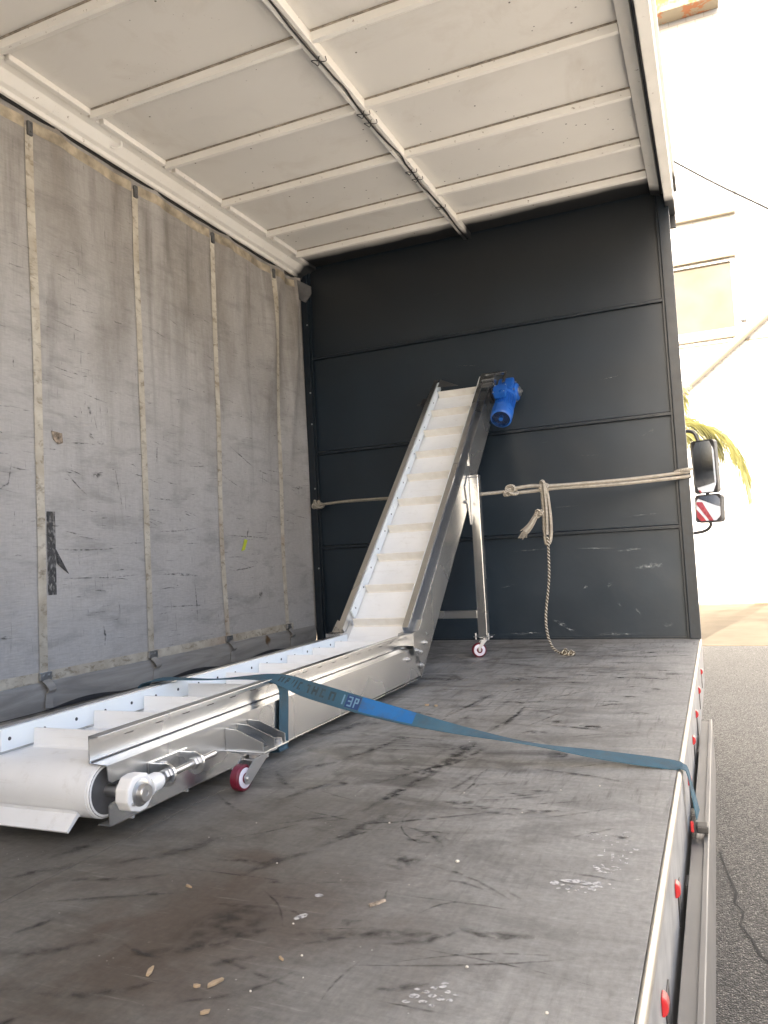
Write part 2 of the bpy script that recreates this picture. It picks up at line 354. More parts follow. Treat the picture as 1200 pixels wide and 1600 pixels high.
# painted block wall
g = G('white_painted_blockwork')
x, y, z = g.sep()
ax = g.n.new('ShaderNodeCombineXYZ'); g.l.new(x, ax.inputs[0]); g.l.new(z, ax.inputs[1])
bt = g.n.new('ShaderNodeTexBrick'); g.l.new(ax.outputs[0], bt.inputs['Vector'])
bt.inputs['Scale'].default_value = 1.0; bt.inputs['Brick Width'].default_value = .4; bt.inputs['Row Height'].default_value = .13
bt.inputs['Mortar Size'].default_value = .008; bt.inputs['Color1'].default_value = (.63, .63, .62, 1); bt.inputs['Color2'].default_value = (.59, .59, .58, 1); bt.inputs['Mortar'].default_value = (.46, .44, .40, 1)
g.set('Base Color', bt.outputs['Color']).set('Roughness', .7); M['blockwall'] = g.m
g = G('peeling_cream_paint')
c = g.mix(g.ramp(g.noise(1.5, 6, .6, .3, g.map((1.3, 1.3, 1.3))), [(.53, 0), (.56, 1)]), (.15, .125, .085), (.19, .065, .018))
g.set('Base Color', c).set('Roughness', .8); M['peel'] = g.m
M['wallwhite'] = simple('white_render', (.62, .62, .61), .8, 0, .03, 2)
M['trimcream'] = simple('cream_trim', (.15, .125, .085), .7, 0, .08, 3)
M['blind'] = simple('cream_roller_blind', (.088, .073, .050), .7, 0, .06, 3)
M['pipe'] = simple('beige_pipe_paint', (.20, .175, .135), .5, 0, .06, 4)
M['cabwhite'] = simple('white_cab_paint', (.72, .72, .72), .25, 0, .03, 3)
M['cabred'] = simple('red_cab_stripe', (.38, .03, .04), .3, 0, .05, 3)
g = G('dark_glass'); g.set('Base Color', (.02, .022, .024)).set('Roughness', .08).set('Specular IOR Level', .6)
g.set('Roughness', g.rng(g.noise(3, 3), .3, .7, .04, .10)); M['glass'] = g.m
g = G('mirror_glass'); g.set('Base Color', (.80, .82, .83)).set('Metallic', 1.0); g.set('Roughness', g.rng(g.noise(12, 4), .3, .7, .015, .05)); M['mirror'] = g.m
M['sidepaint'] = simple('light_grey_side_paint', (.26, .26, .255), .5, 0, .3, 11)
M['lens'] = simple('clear_lens', (.7, .7, .68), .15)
g = G('palm_leaf')
c = g.mix(g.ramp(g.noise(5, 4), [(.3, 0), (.7, 1)]), (.085, .088, .022), (.16, .145, .042))
g.set('Base Color', c).set('Roughness', .5); g.set('Transmission Weight', 0.0); M['palm'] = g.m
M['trunk'] = simple('palm_bark', (.16, .12, .085), .9, 0, .35, 9, .6)
M['postconc'] = simple('post_concrete', (.34, .32, .29), .85, 0, .12, 6)
M['bolt'] = M['zinc']

# ---------------------------------------------------------------- geometry helpers: each returns (verts, faces)
def gbox(x0, x1, y0, y1, z0, z1):
    v = [(x0, y0, z0), (x1, y0, z0), (x1, y1, z0), (x0, y1, z0), (x0, y0, z1), (x1, y0, z1), (x1, y1, z1), (x0, y1, z1)]
    f = [(0, 3, 2, 1), (4, 5, 6, 7), (0, 1, 5, 4), (1, 2, 6, 5), (2, 3, 7, 6), (3, 0, 4, 7)]
    return v, f
def gprism(poly, vec):
    n = len(poly); vec = Vector(vec)
    v = [tuple(Vector(p)) for p in poly] + [tuple(Vector(p) + vec) for p in poly]
    f = [tuple(range(n - 1, -1, -1)), tuple(range(n, 2 * n))] + [(i, (i + 1) % n, n + (i + 1) % n, n + i) for i in range(n)]
    return v, f
def frame_for(d):
    d = Vector(d).normalized(); a = Vector((0, 0, 1)) if abs(d.z) < .9 else Vector((1, 0, 0))
    u = d.cross(a).normalized(); return u, d.cross(u).normalized()
def glathe(p0, p1, prof, seg=20, caps=True):
    p0 = Vector(p0); p1 = Vector(p1); d = p1 - p0; u, w = frame_for(d); v = []; f = []
    for (t, r) in prof:
        for k in range(seg):
            a = 2 * math.pi * k / seg; v.append(tuple(p0 + d * t + (u * math.cos(a) + w * math.sin(a)) * r))
    for i in range(len(prof) - 1):
        for k in range(seg):
            a, b = i * seg + k, i * seg + (k + 1) % seg; f.append((a, b, b + seg, a + seg))
    if caps:
        f.append(tuple(range(seg - 1, -1, -1))); o = (len(prof) - 1) * seg; f.append(tuple(range(o, o + seg)))
    return v, f
def gcyl(p0, p1, r, seg=16): return glathe(p0, p1, [(0, r), (1, r)], seg)
def smooth_path(pts, n=8):
    P = [Vector(p) for p in pts]; out = []
    for i in range(len(P) - 1):
        a, b = P[i], P[i + 1]; p0 = P[i - 1] if i else a * 2 - b; p3 = P[i + 2] if i + 2 < len(P) else b * 2 - a
        for k in range(n):
            t = k / n
            out.append(.5 * ((2 * a) + (b - p0) * t + (2 * p0 - 5 * a + 4 * b - p3) * t * t + (3 * a - p0 - 3 * b + p3) * t ** 3))
    out.append(P[-1]); return out
def gtube(pts, r, seg=8, closed=False):
    P = [Vector(p) for p in pts]; v = []; f = []; uv = []
    T = [(P[min(i + 1, len(P) - 1)] - P[max(i - 1, 0)]).normalized() for i in range(len(P))]
    u, w = frame_for(T[0]); s = 0; S = []
    for i, p in enumerate(P):
        if i:
            s += (P[i] - P[i - 1]).length
            q = T[i - 1].rotation_difference(T[i]); u = (q @ u); u = (u - T[i] * u.dot(T[i])).normalized(); w = T[i].cross(u)
        S.append(s); rr = r[i] if isinstance(r, (list, tuple)) else r
        for k in range(seg):
            a = 2 * math.pi * k / seg; v.append(tuple(p + (u * math.cos(a) + w * math.sin(a)) * rr))
    U = []
    for i in range(len(P) - 1):
        for k in range(seg):
            a, b = i * seg + k, i * seg + (k + 1) % seg
            f.append((a, b, b + seg, a + seg)); U.append([(S[i], k / seg), (S[i], (k + 1) / seg), (S[i + 1], (k + 1) / seg), (S[i + 1], k / seg)])
    f.append(tuple(range(seg - 1, -1, -1))); U.append([(0, 0)] * seg)
    o = (len(P) - 1) * seg; f.append(tuple(range(o, o + seg))); U.append([(S[-1], 0)] * seg)
    return v, f, U
def ribbon_frames(pts, dirs, n):
    """pts + width directions, resampled n per span"""
    P = smooth_path(pts, n); D = smooth_path(dirs, n); out = []
    for i, p in enumerate(P):
        t = (P[min(i + 1, len(P) - 1)] - P[max(i - 1, 0)]).normalized()
        d = D[i] - t * D[i].dot(t); d.normalize(); out.append((p, d, d.cross(t).normalized()))
    return out
def gribbon(fr, w, th):
    v = []; f = []; U = []; s = 0; S = []
    for i, (p, d, nn) in enumerate(fr):
        if i: s += (p - fr[i - 1][0]).length
        S.append(s)
        for a, b in ((-.5, -.5), (.5, -.5), (.5, .5), (-.5, .5)): v.append(tuple(p + d * a * w + nn * b * th))
    vv = [0, 1, 1, 0]
    for i in range(len(fr) - 1):
        for k in range(4):
            a, b = i * 4 + k, i * 4 + (k + 1) % 4; f.append((a, b, b + 4, a + 4))
            U.append([(S[i], vv[k]), (S[i], vv[(k + 1) % 4]), (S[i + 1], vv[(k + 1) % 4]), (S[i + 1], vv[k])])
    f.append((3, 2, 1, 0)); U.append([(0, 0)] * 4); o = 4 * (len(fr) - 1); f.append((o, o + 1, o + 2, o + 3)); U.append([(S[-1], 0)] * 4)
    return v, f, U
def ggrid(fn, nu, nv, th=None):
    v = [tuple(fn(i / nu, j / nv)) for j in range(nv + 1) for i in range(nu + 1)]
    f = [(j * (nu + 1) + i, j * (nu + 1) + i + 1, (j + 1) * (nu + 1) + i + 1, (j + 1) * (nu + 1) + i) for j in range(nv) for i in range(nu)]
    return v, f
def offs(poly, t):
    """thin-sheet outline (2-D polyline thickened by t to its left)"""
    n = len(poly); q = []
    for i, p in enumerate(poly):
        p = Vector(p)
        d0 = (p - Vector(poly[i - 1])).normalized() if i else None
        d1 = (Vector(poly[i + 1]) - p).normalized() if i < n - 1 else None
        if d0 is None: d0 = d1
        if d1 is None: d1 = d0
        n0 = Vector((-d0.y, d0.x)); n1 = Vector((-d1.y, d1.x)); m = (n0 + n1)
        m = m / max(.3, m.length_squared) * 2 if m.length > 1e-6 else n0
        q.append(p + m * t)
    return [tuple(p) for p in poly] + [tuple(p) for p in reversed(q)]

INV = {}
def mesh_of(name, geos, bev=0, smooth=False, seg=2, ang=25):
    V = []; Fc = []; U = []
    for gset in geos:
        o = len(V); V += list(gset[0]); Fc += [tuple(i + o for i in f) for f in gset[1]]
        U += gset[2] if len(gset) > 2 else [None] * len(gset[1])
    me = bpy.data.meshes.new(name); me.from_pydata(V, [], Fc)
    if any(u is not None for u in U):
        lay = me.uv_layers.new(name='UVMap'); k = 0
        for u, f in zip(U, Fc):
            for j in range(len(f)):
                lay.data[k].uv = u[j] if u else (0, 0); k += 1
    bm = bmesh.new(); bm.from_mesh(me)
    bmesh.ops.recalc_face_normals(bm, faces=bm.faces)
    if bev:
        ed = [e for e in bm.edges if len(e.link_faces) == 2 and e.calc_face_angle(0) > R(ang)]
        bmesh.ops.bevel(bm, geom=ed, offset=bev, segments=seg, profile=.6, affect='EDGES', clamp_overlap=True)
    if smooth:
        for f in bm.faces: f.smooth = True
        for e in bm.edges:
            if len(e.link_faces) == 2 and e.calc_face_angle(0) > R(38): e.smooth = False
    bm.to_mesh(me); bm.free(); me.update(); return me
def obj(name, geos, mat, parent=None, bev=0, smooth=False, me=None, loc=None, **kw):
    if isinstance(geos, tuple): geos = [geos]
    me = me or mesh_of(name, geos, bev, smooth)
    if mat is not None and not me.materials: me.materials.append(M[mat] if isinstance(mat, str) else mat)
    o = bpy.data.objects.new(name, me); COL.objects.link(o)
    if parent is not None:
        o.parent = parent
        if parent in INV: o.matrix_parent_inverse = INV[parent]
    if loc is not None: o.location = loc
    for k, v in kw.items(): o[k] = v
    return o
def thing(name, label, cat, loc=(0, 0, 0), rotz=0, group=None, world_coords=True):
    o = bpy.data.objects.new(name, None); COL.objects.link(o); o.location = loc; o.rotation_euler = (0, 0, rotz)
    o.empty_display_size = .2
    o['label'] = label; o['category'] = cat
    if group: o['group'] = group
    if world_coords: INV[o] = (Matrix.Translation(loc) @ Matrix.Rotation(rotz, 4, 'Z')).inverted()
    return o
PRINTS={"A":[[[2.301,-3.201],[2.299,-3.203],[2.296,-3.204],[2.292,-3.205],[2.29,-3.203],[2.291,-3.201],[2.295,-3.199],[2.299,-3.199]],[[2.307,-3.221],[2.306,-3.223],[2.302,-3.225],[2.299,-3.225],[2.297,-3.224],[2.298,-3.221],[2.302,-3.22],[2.305,-3.22]],[[2.308,-3.208],[2.309,-3.216],[2.308,-3.219],[2.306,-3.216],[2.304,-3.209],[2.304,-3.201],[2.305,-3.197],[2.307,-3.2]],[[2.321,-3.206],[2.321,-3.208],[2.318,-3.21],[2.316,-3.209],[2.314,-3.208],[2.315,-3.205],[2.317,-3.204],[2.32,-3.204]],[[2.328,-3.223],[2.328,-3.225],[2.326,-3.227],[2.324,-3.226],[2.323,-3.224],[2.323,-3.222],[2.325,-3.221],[2.327,-3.221]],[[2.337,-3.209],[2.337,-3.212],[2.335,-3.213],[2.332,-3.213],[2.331,-3.211],[2.332,-3.209],[2.334,-3.207],[2.336,-3.207]],[[2.342,-3.223],[2.342,-3.225],[2.34,-3.227],[2.338,-3.226],[2.337,-3.225],[2.338,-3.223],[2.339,-3.222],[2.341,-3.222]],[[2.356,-3.205],[2.355,-3.207],[2.353,-3.208],[2.351,-3.208],[2.349,-3.206],[2.35,-3.204],[2.352,-3.202],[2.354,-3.203]],[[2.358,-3.222],[2.358,-3.224],[2.356,-3.226],[2.353,-3.225],[2.352,-3.223],[2.353,-3.221],[2.355,-3.22],[2.357,-3.22]],[[2.335,-3.24],[2.334,-3.242],[2.333,-3.244],[2.331,-3.243],[2.33,-3.241],[2.33,-3.238],[2.332,-3.237],[2.334,-3.237]],[[2.347,-3.236],[2.347,-3.239],[2.345,-3.24],[2.342,-3.24],[2.341,-3.238],[2.342,-3.236],[2.344,-3.234],[2.346,-3.234]],[[2.36,-3.239],[2.36,-3.241],[2.358,-3.242],[2.356,-3.242],[2.355,-3.24],[2.355,-3.238],[2.357,-3.237],[2.359,-3.237]],[[2.352,-3.256],[2.352,-3.258],[2.35,-3.26],[2.349,-3.259],[2.348,-3.257],[2.348,-3.254],[2.35,-3.253],[2.351,-3.253]],[[2.376,-3.182],[2.374,-3.184],[2.369,-3.186],[2.364,-3.187],[2.362,-3.186],[2.364,-3.183],[2.369,-3.181],[2.374,-3.181]],[[2.377,-3.206],[2.376,-3.208],[2.373,-3.21],[2.369,-3.21],[2.367,-3.209],[2.369,-3.207],[2.372,-3.205],[2.376,-3.205]],[[2.382,-3.227],[2.38,-3.229],[2.376,-3.231],[2.372,-3.231],[2.37,-3.23],[2.372,-3.228],[2.376,-3.226],[2.38,-3.226]],[[2.378,-3.248],[2.377,-3.25],[2.375,-3.251],[2.372,-3.251],[2.371,-3.25],[2.372,-3.248],[2.374,-3.247],[2.377,-3.247]],[[2.365,-3.203],[2.366,-3.213],[2.365,-3.217],[2.364,-3.214],[2.362,-3.204],[2.362,-3.194],[2.362,-3.189],[2.364,-3.193]],[[2.314,-3.237],[2.314,-3.239],[2.313,-3.24],[2.311,-3.24],[2.31,-3.238],[2.311,-3.236],[2.312,-3.235],[2.314,-3.235]]],"B":[[[2.346,-3.378],[2.343,-3.381],[2.338,-3.377],[2.332,-3.368],[2.33,-3.359],[2.333,-3.356],[2.339,-3.361],[2.345,-3.37]],[[2.365,-3.381],[2.362,-3.384],[2.352,-3.386],[2.342,-3.385],[2.337,-3.383],[2.341,-3.38],[2.351,-3.378],[2.361,-3.378]],[[2.37,-3.372],[2.367,-3.373],[2.358,-3.371],[2.348,-3.367],[2.344,-3.363],[2.348,-3.362],[2.357,-3.365],[2.367,-3.369]],[[2.38,-3.36],[2.378,-3.363],[2.372,-3.368],[2.366,-3.372],[2.363,-3.372],[2.365,-3.369],[2.371,-3.364],[2.377,-3.36]],[[2.352,-3.362],[2.35,-3.362],[2.346,-3.357],[2.341,-3.351],[2.34,-3.346],[2.342,-3.346],[2.346,-3.351],[2.351,-3.358]],[[2.374,-3.325],[2.374,-3.332],[2.373,-3.335],[2.371,-3.333],[2.37,-3.326],[2.37,-3.318],[2.371,-3.315],[2.372,-3.318]],[[2.375,-3.357],[2.372,-3.358],[2.366,-3.357],[2.359,-3.355],[2.356,-3.353],[2.359,-3.352],[2.365,-3.353],[2.372,-3.355]],[[2.342,-3.309],[2.34,-3.312],[2.336,-3.315],[2.331,-3.315],[2.329,-3.312],[2.331,-3.309],[2.335,-3.307],[2.339,-3.307]],[[2.342,-3.293],[2.342,-3.305],[2.342,-3.309],[2.341,-3.304],[2.34,-3.293],[2.339,-3.281],[2.34,-3.277],[2.341,-3.282]],[[2.358,-3.311],[2.359,-3.325],[2.359,-3.331],[2.357,-3.326],[2.355,-3.312],[2.354,-3.298],[2.354,-3.292],[2.356,-3.297]],[[2.36,-3.308],[2.361,-3.321],[2.361,-3.326],[2.36,-3.321],[2.358,-3.309],[2.357,-3.296],[2.357,-3.291],[2.358,-3.296]],[[2.375,-3.3],[2.375,-3.307],[2.375,-3.31],[2.374,-3.307],[2.373,-3.3],[2.373,-3.293],[2.373,-3.29],[2.374,-3.293]],[[2.389,-3.312],[2.387,-3.314],[2.383,-3.316],[2.378,-3.316],[2.376,-3.315],[2.378,-3.313],[2.383,-3.311],[2.387,-3.311]],[[2.382,-3.273],[2.38,-3.275],[2.376,-3.276],[2.372,-3.277],[2.371,-3.276],[2.372,-3.274],[2.376,-3.272],[2.38,-3.271]],[[2.399,-3.267],[2.397,-3.271],[2.393,-3.272],[2.388,-3.271],[2.386,-3.267],[2.388,-3.264],[2.392,-3.263],[2.397,-3.264]],[[2.39,-3.282],[2.389,-3.284],[2.387,-3.286],[2.384,-3.285],[2.383,-3.284],[2.384,-3.282],[2.386,-3.28],[2.388,-3.28]],[[2.386,-3.332],[2.386,-3.335],[2.384,-3.337],[2.381,-3.337],[2.38,-3.334],[2.381,-3.331],[2.383,-3.329],[2.385,-3.329]]],"C":[[[2.288,-3.444],[2.287,-3.451],[2.282,-3.455],[2.277,-3.454],[2.273,-3.449],[2.274,-3.442],[2.279,-3.438],[2.285,-3.439]],[[2.333,-3.43],[2.327,-3.436],[2.311,-3.439],[2.294,-3.438],[2.286,-3.434],[2.293,-3.428],[2.309,-3.424],[2.325,-3.425]],[[2.34,-3.434],[2.337,-3.439],[2.33,-3.441],[2.322,-3.439],[2.318,-3.434],[2.321,-3.43],[2.328,-3.427],[2.336,-3.429]],[[2.355,-3.429],[2.353,-3.435],[2.348,-3.439],[2.342,-3.438],[2.339,-3.433],[2.34,-3.427],[2.346,-3.423],[2.352,-3.423]],[[2.359,-3.44],[2.357,-3.444],[2.352,-3.447],[2.347,-3.447],[2.344,-3.444],[2.346,-3.439],[2.351,-3.436],[2.356,-3.436]],[[2.345,-3.443],[2.345,-3.449],[2.342,-3.455],[2.339,-3.459],[2.336,-3.457],[2.336,-3.451],[2.339,-3.444],[2.342,-3.441]],[[2.294,-3.464],[2.293,-3.467],[2.291,-3.469],[2.288,-3.468],[2.286,-3.466],[2.287,-3.464],[2.289,-3.462],[2.292,-3.462]],[[2.298,-3.45],[2.297,-3.452],[2.295,-3.454],[2.292,-3.454],[2.291,-3.452],[2.291,-3.45],[2.294,-3.448],[2.297,-3.448]],[[2.309,-3.463],[2.308,-3.465],[2.306,-3.467],[2.303,-3.467],[2.301,-3.465],[2.302,-3.462],[2.305,-3.46],[2.307,-3.461]],[[2.311,-3.474],[2.31,-3.476],[2.309,-3.477],[2.307,-3.477],[2.306,-3.475],[2.307,-3.474],[2.308,-3.472],[2.31,-3.473]],[[2.315,-3.45],[2.314,-3.452],[2.311,-3.454],[2.308,-3.454],[2.306,-3.452],[2.307,-3.449],[2.31,-3.448],[2.313,-3.448]],[[2.324,-3.463],[2.323,-3.466],[2.32,-3.467],[2.317,-3.467],[2.316,-3.465],[2.317,-3.462],[2.319,-3.46],[2.322,-3.461]],[[2.331,-3.449],[2.33,-3.452],[2.327,-3.454],[2.324,-3.453],[2.323,-3.451],[2.323,-3.448],[2.326,-3.446],[2.329,-3.447]],[[2.337,-3.469],[2.336,-3.47],[2.335,-3.471],[2.333,-3.471],[2.332,-3.47],[2.332,-3.468],[2.334,-3.467],[2.336,-3.467]],[[2.349,-3.455],[2.349,-3.458],[2.347,-3.461],[2.344,-3.46],[2.342,-3.457],[2.343,-3.453],[2.345,-3.451],[2.348,-3.451]],[[2.369,-3.428],[2.368,-3.43],[2.366,-3.432],[2.364,-3.432],[2.363,-3.429],[2.363,-3.427],[2.365,-3.425],[2.368,-3.425]],[[2.416,-3.399],[2.415,-3.4],[2.41,-3.399],[2.406,-3.398],[2.404,-3.396],[2.406,-3.395],[2.41,-3.395],[2.415,-3.397]],[[2.379,-3.44],[2.378,-3.441],[2.376,-3.443],[2.373,-3.443],[2.372,-3.442],[2.373,-3.44],[2.375,-3.439],[2.378,-3.439]]],"D":[[[2.184,-3.823],[2.183,-3.827],[2.179,-3.83],[2.173,-3.83],[2.17,-3.827],[2.171,-3.823],[2.175,-3.82],[2.18,-3.82]],[[2.193,-3.811],[2.193,-3.813],[2.19,-3.816],[2.186,-3.816],[2.184,-3.814],[2.184,-3.811],[2.187,-3.808],[2.191,-3.808]],[[2.199,-3.8],[2.198,-3.803],[2.196,-3.804],[2.193,-3.804],[2.19,-3.802],[2.191,-3.799],[2.193,-3.797],[2.197,-3.797]],[[2.209,-3.792],[2.208,-3.795],[2.205,-3.798],[2.201,-3.798],[2.198,-3.796],[2.199,-3.793],[2.202,-3.79],[2.207,-3.79]],[[2.218,-3.803],[2.218,-3.805],[2.216,-3.807],[2.212,-3.807],[2.21,-3.805],[2.211,-3.802],[2.213,-3.8],[2.216,-3.8]],[[2.204,-3.816],[2.203,-3.819],[2.2,-3.822],[2.196,-3.822],[2.193,-3.82],[2.194,-3.817],[2.197,-3.815],[2.201,-3.814]],[[2.197,-3.831],[2.196,-3.834],[2.193,-3.837],[2.188,-3.837],[2.186,-3.835],[2.187,-3.832],[2.19,-3.83],[2.194,-3.83]],[[2.216,-3.82],[2.215,-3.823],[2.212,-3.825],[2.208,-3.825],[2.206,-3.823],[2.207,-3.82],[2.21,-3.818],[2.213,-3.818]],[[2.226,-3.819],[2.226,-3.822],[2.223,-3.824],[2.22,-3.824],[2.218,-3.822],[2.219,-3.819],[2.221,-3.817],[2.224,-3.817]],[[2.208,-3.837],[2.208,-3.839],[2.205,-3.841],[2.202,-3.841],[2.2,-3.839],[2.201,-3.837],[2.203,-3.835],[2.206,-3.835]],[[2.21,-3.785],[2.209,-3.787],[2.206,-3.789],[2.202,-3.79],[2.2,-3.788],[2.201,-3.786],[2.204,-3.784],[2.208,-3.784]],[[2.23,-3.805],[2.23,-3.807],[2.227,-3.809],[2.224,-3.809],[2.222,-3.808],[2.223,-3.806],[2.226,-3.804],[2.229,-3.804]],[[2.177,-3.838],[2.176,-3.841],[2.173,-3.843],[2.169,-3.843],[2.166,-3.841],[2.167,-3.838],[2.17,-3.836],[2.174,-3.836]],[[2.179,-3.809],[2.178,-3.811],[2.176,-3.812],[2.173,-3.812],[2.171,-3.811],[2.171,-3.809],[2.174,-3.807],[2.177,-3.807]]],"E":[[[1.937,-3.666],[1.938,-3.673],[1.934,-3.682],[1.927,-3.688],[1.922,-3.686],[1.921,-3.679],[1.925,-3.67],[1.931,-3.664]],[[1.929,-3.598],[1.929,-3.603],[1.924,-3.606],[1.918,-3.606],[1.914,-3.602],[1.914,-3.598],[1.918,-3.594],[1.924,-3.595]]]}
STROKES=[[1.653,-1.481,1.818,-1.443,0.075],[1.759,-1.965,1.962,-1.921,0.031],[1.908,-2.315,1.905,-2.005,0.012],[1.973,-2.414,2.068,-2.376,0.037],[1.848,-2.739,1.892,-2.55,0.024],[1.877,-2.797,1.929,-2.581,0.021],[1.827,-3.108,1.838,-3.019,0.022],[2.18,-3.641,2.289,-3.632,0.015],[2.109,-3.763,2.357,-3.671,0.004],[2.144,-3.846,2.229,-3.847,0.004],[2.105,-2.653,2.167,-2.647,0.046],[2.135,-2.291,2.211,-2.278,0.052],[1.248,-1.47,1.583,-1.486,0.057],[1.669,-2.281,1.735,-1.739,0.018],[1.489,-2.148,1.664,-2.231,0.023],[1.947,-3.007,1.972,-2.852,0.012],[1.984,-3.047,1.991,-2.891,0.005],[1.576,-2.527,1.795,-2.553,0.011],[2.143,-2.001,2.253,-1.93,0.025],[2.018,-2.25,2.083,-2.272,0.041],[1.998,-2.969,1.991,-2.804,0.004],[2.055,-3.56,2.247,-3.562,0.004],[2.1,-3.617,2.182,-3.547,0.004],[2.206,-3.479,2.242,-3.518,0.006],[1.918,-3.217,2.008,-3.342,0.004],[2.33,-1.264,2.394,-1.285,0.063],[2.137,-1.402,2.186,-1.382,0.039],[2.281,-1.613,2.352,-1.64,0.026],[2.087,-3.713,2.177,-3.647,0.013],[1.811,-3.412,1.886,-3.187,0.034],[1.802,-3.226,1.897,-2.568,0.031],[1.946,-3.727,2.181,-3.656,0.023],[2.175,-3.637,2.287,-3.637,0.015],[2.061,-3.782,2.363,-3.671,0.004],[2.022,-3.625,2.018,-3.539,0.005],[1.744,-3.584,1.828,-3.421,0.022],[1.756,-3.798,1.902,-3.668,0.047],[1.758,-3.763,1.873,-3.654,0.038],[1.321,-3.601,1.351,-3.475,0.023],[1.458,-3.59,1.599,-3.409,0.029],[1.314,-3.706,1.406,-3.604,0.029],[1.742,-3.851,1.912,-3.717,0.021],[1.435,-3.672,1.615,-3.597,0.015],[1.939,-3.258,2.051,-3.347,0.011],[1.972,-3.311,2.062,-3.317,0.01],[2.047,-3.427,2.229,-3.53,0.008],[2.097,-3.484,2.211,-3.525,0.008],[1.973,-3.447,2.03,-3.406,0.043],[1.995,-3.665,2.029,-3.66,0.016],[1.646,-3.511,1.781,-3.5,0.012],[1.554,-3.909,1.676,-3.823,0.018],[1.685,-3.97,1.836,-3.895,0.011],[1.337,-2.64,1.446,-2.316,0.044],[1.553,-2.844,1.643,-2.515,0.029],[1.751,-3.0,1.938,-2.709,0.019],[1.58,-3.168,1.652,-2.976,0.024],[1.489,-2.963,1.583,-2.837,0.025],[1.839,-2.934,1.876,-2.604,0.022],[1.805,-2.678,1.888,-2.538,0.032],[1.87,-2.474,1.905,-2.024,0.023],[1.794,-3.592,1.919,-3.714,0.004],[1.89,-3.93,2.004,-3.814,0.008],[2.068,-3.873,2.076,-3.763,0.004]]
CMARKS=[[-1.652,0.91,-1.483,0.907,0.008],[-0.97,1.257,-0.71,1.141,0.007],[-2.232,0.996,-2.111,0.9,0.007],[-2.085,1.0,-2.008,0.997,0.023],[-1.008,0.729,-0.536,0.709,0.007],[-0.231,1.048,-0.132,1.054,0.016],[-0.823,0.709,-0.779,0.774,0.013],[-0.713,0.347,-0.669,0.377,0.023],[-1.343,0.477,-1.335,0.265,0.007],[-2.037,0.317,-2.031,0.219,0.011],[-2.565,0.905,-2.522,0.929,0.01],[-2.531,0.921,-2.511,1.01,0.007],[-1.61,1.184,-1.621,1.091,0.01],[-2.228,1.122,-2.08,1.136,0.005],[-2.035,1.153,-1.99,1.148,0.013],[-1.646,0.528,-1.294,0.503,0.01],[-2.304,0.661,-2.1,0.651,0.005],[-2.289,0.539,-1.777,0.533,0.005],[-2.079,1.164,-2.065,1.182,0.029],[-1.925,1.029,-1.906,0.928,0.01],[-2.094,1.31,-2.074,1.264,0.013],[-1.054,1.081,-0.838,1.011,0.005],[-2.086,0.474,-1.997,0.46,0.007],[-2.582,0.317,-2.523,0.317,0.013],[-2.205,0.66,-1.918,0.665,0.005],[-1.661,0.744,-1.277,0.767,0.005],[-0.987,0.521,-0.717,0.544,0.007],[-0.67,1.133,-0.501,1.112,0.007],[-1.628,0.365,-1.304,0.349,0.005]]
# ================================================================ ground
ground = obj('asphalt_yard', ggrid(lambda a, b: (-150 + 300 * a, -150 + 300 * b, GZ), 1, 1), 'asphalt', kind='structure')
apron = obj('concrete_apron', gbox(-14, 16, 7.6, WY - .05, GZ - .05, GZ + .006), 'apron', kind='structure')

yard = obj('bounce_slab', gbox(3.45, 40, -30, 7.58, GZ - .05, GZ + .006), 'concrete', kind='structure')  # unseen pale slab, added to bounce sunlight up onto the ceiling
# ================================================================ truck
W = 2.45; RZ = 2.615; REAR = -7.2
TR = thing('curtainside_truck', 'curtainsider lorry with open cargo bed, cream ceiling, grey curtain and dark headboard', 'truck', (1.225, -2.5, GZ))
deck = obj('deck', gbox(.0, 2.4395, REAR, -.002, -.13, -.006), 'deck_base', TR)
ys = [-.004, -2.53, -4.97, REAR]
for i in range(len(ys) - 1):
    for (xa, xb) in ((.004, 1.399), (1.401, 2.439)):
        obj('floor_sheet', gbox(xa, xb, ys[i + 1] + .001, ys[i] - .001, -.006, 0), 'deck', deck, bev=.0008)
# rolled steel edge along the loading side
ep = [(2.4402, -.014), (2.4402, .0004), (2.4435, .0008), (2.4480, -.0008), (2.4505, -.004), (2.4515, -.009), (2.4515, -.014)]
obj('edge_trim', gprism([(a, 0, b) for a, b in ep], (0, REAR, 0)), 'trim', deck, smooth=True)
obj('side_beam', gbox(2.4405, 2.4505, REAR, .02, -.24, -.0145), 'sidepaint', TR, bev=.002)
# aluminium side rail
rp = [(2.461, -.175), (2.461, -.165), (2.489, -.165), (2.489, -.155), (2.499, -.155), (2.501, -.157), (2.501, -.36), (2.495, -.36), (2.495, -.175)]
obj('side_rail', gprism([(a, -1.40, b) for a, b in rp], (0, REAR + 1.40, 0)), 'alu', TR, bev=.0012)
for yb in (-1.75, -2.9, -4.1, -5.3, -6.5):
    obj('rail_bracket', gbox(2.4508, 2.494, yb - .03, yb + .03, -.33, -.19), 'greymetal', TR, bev=.003)
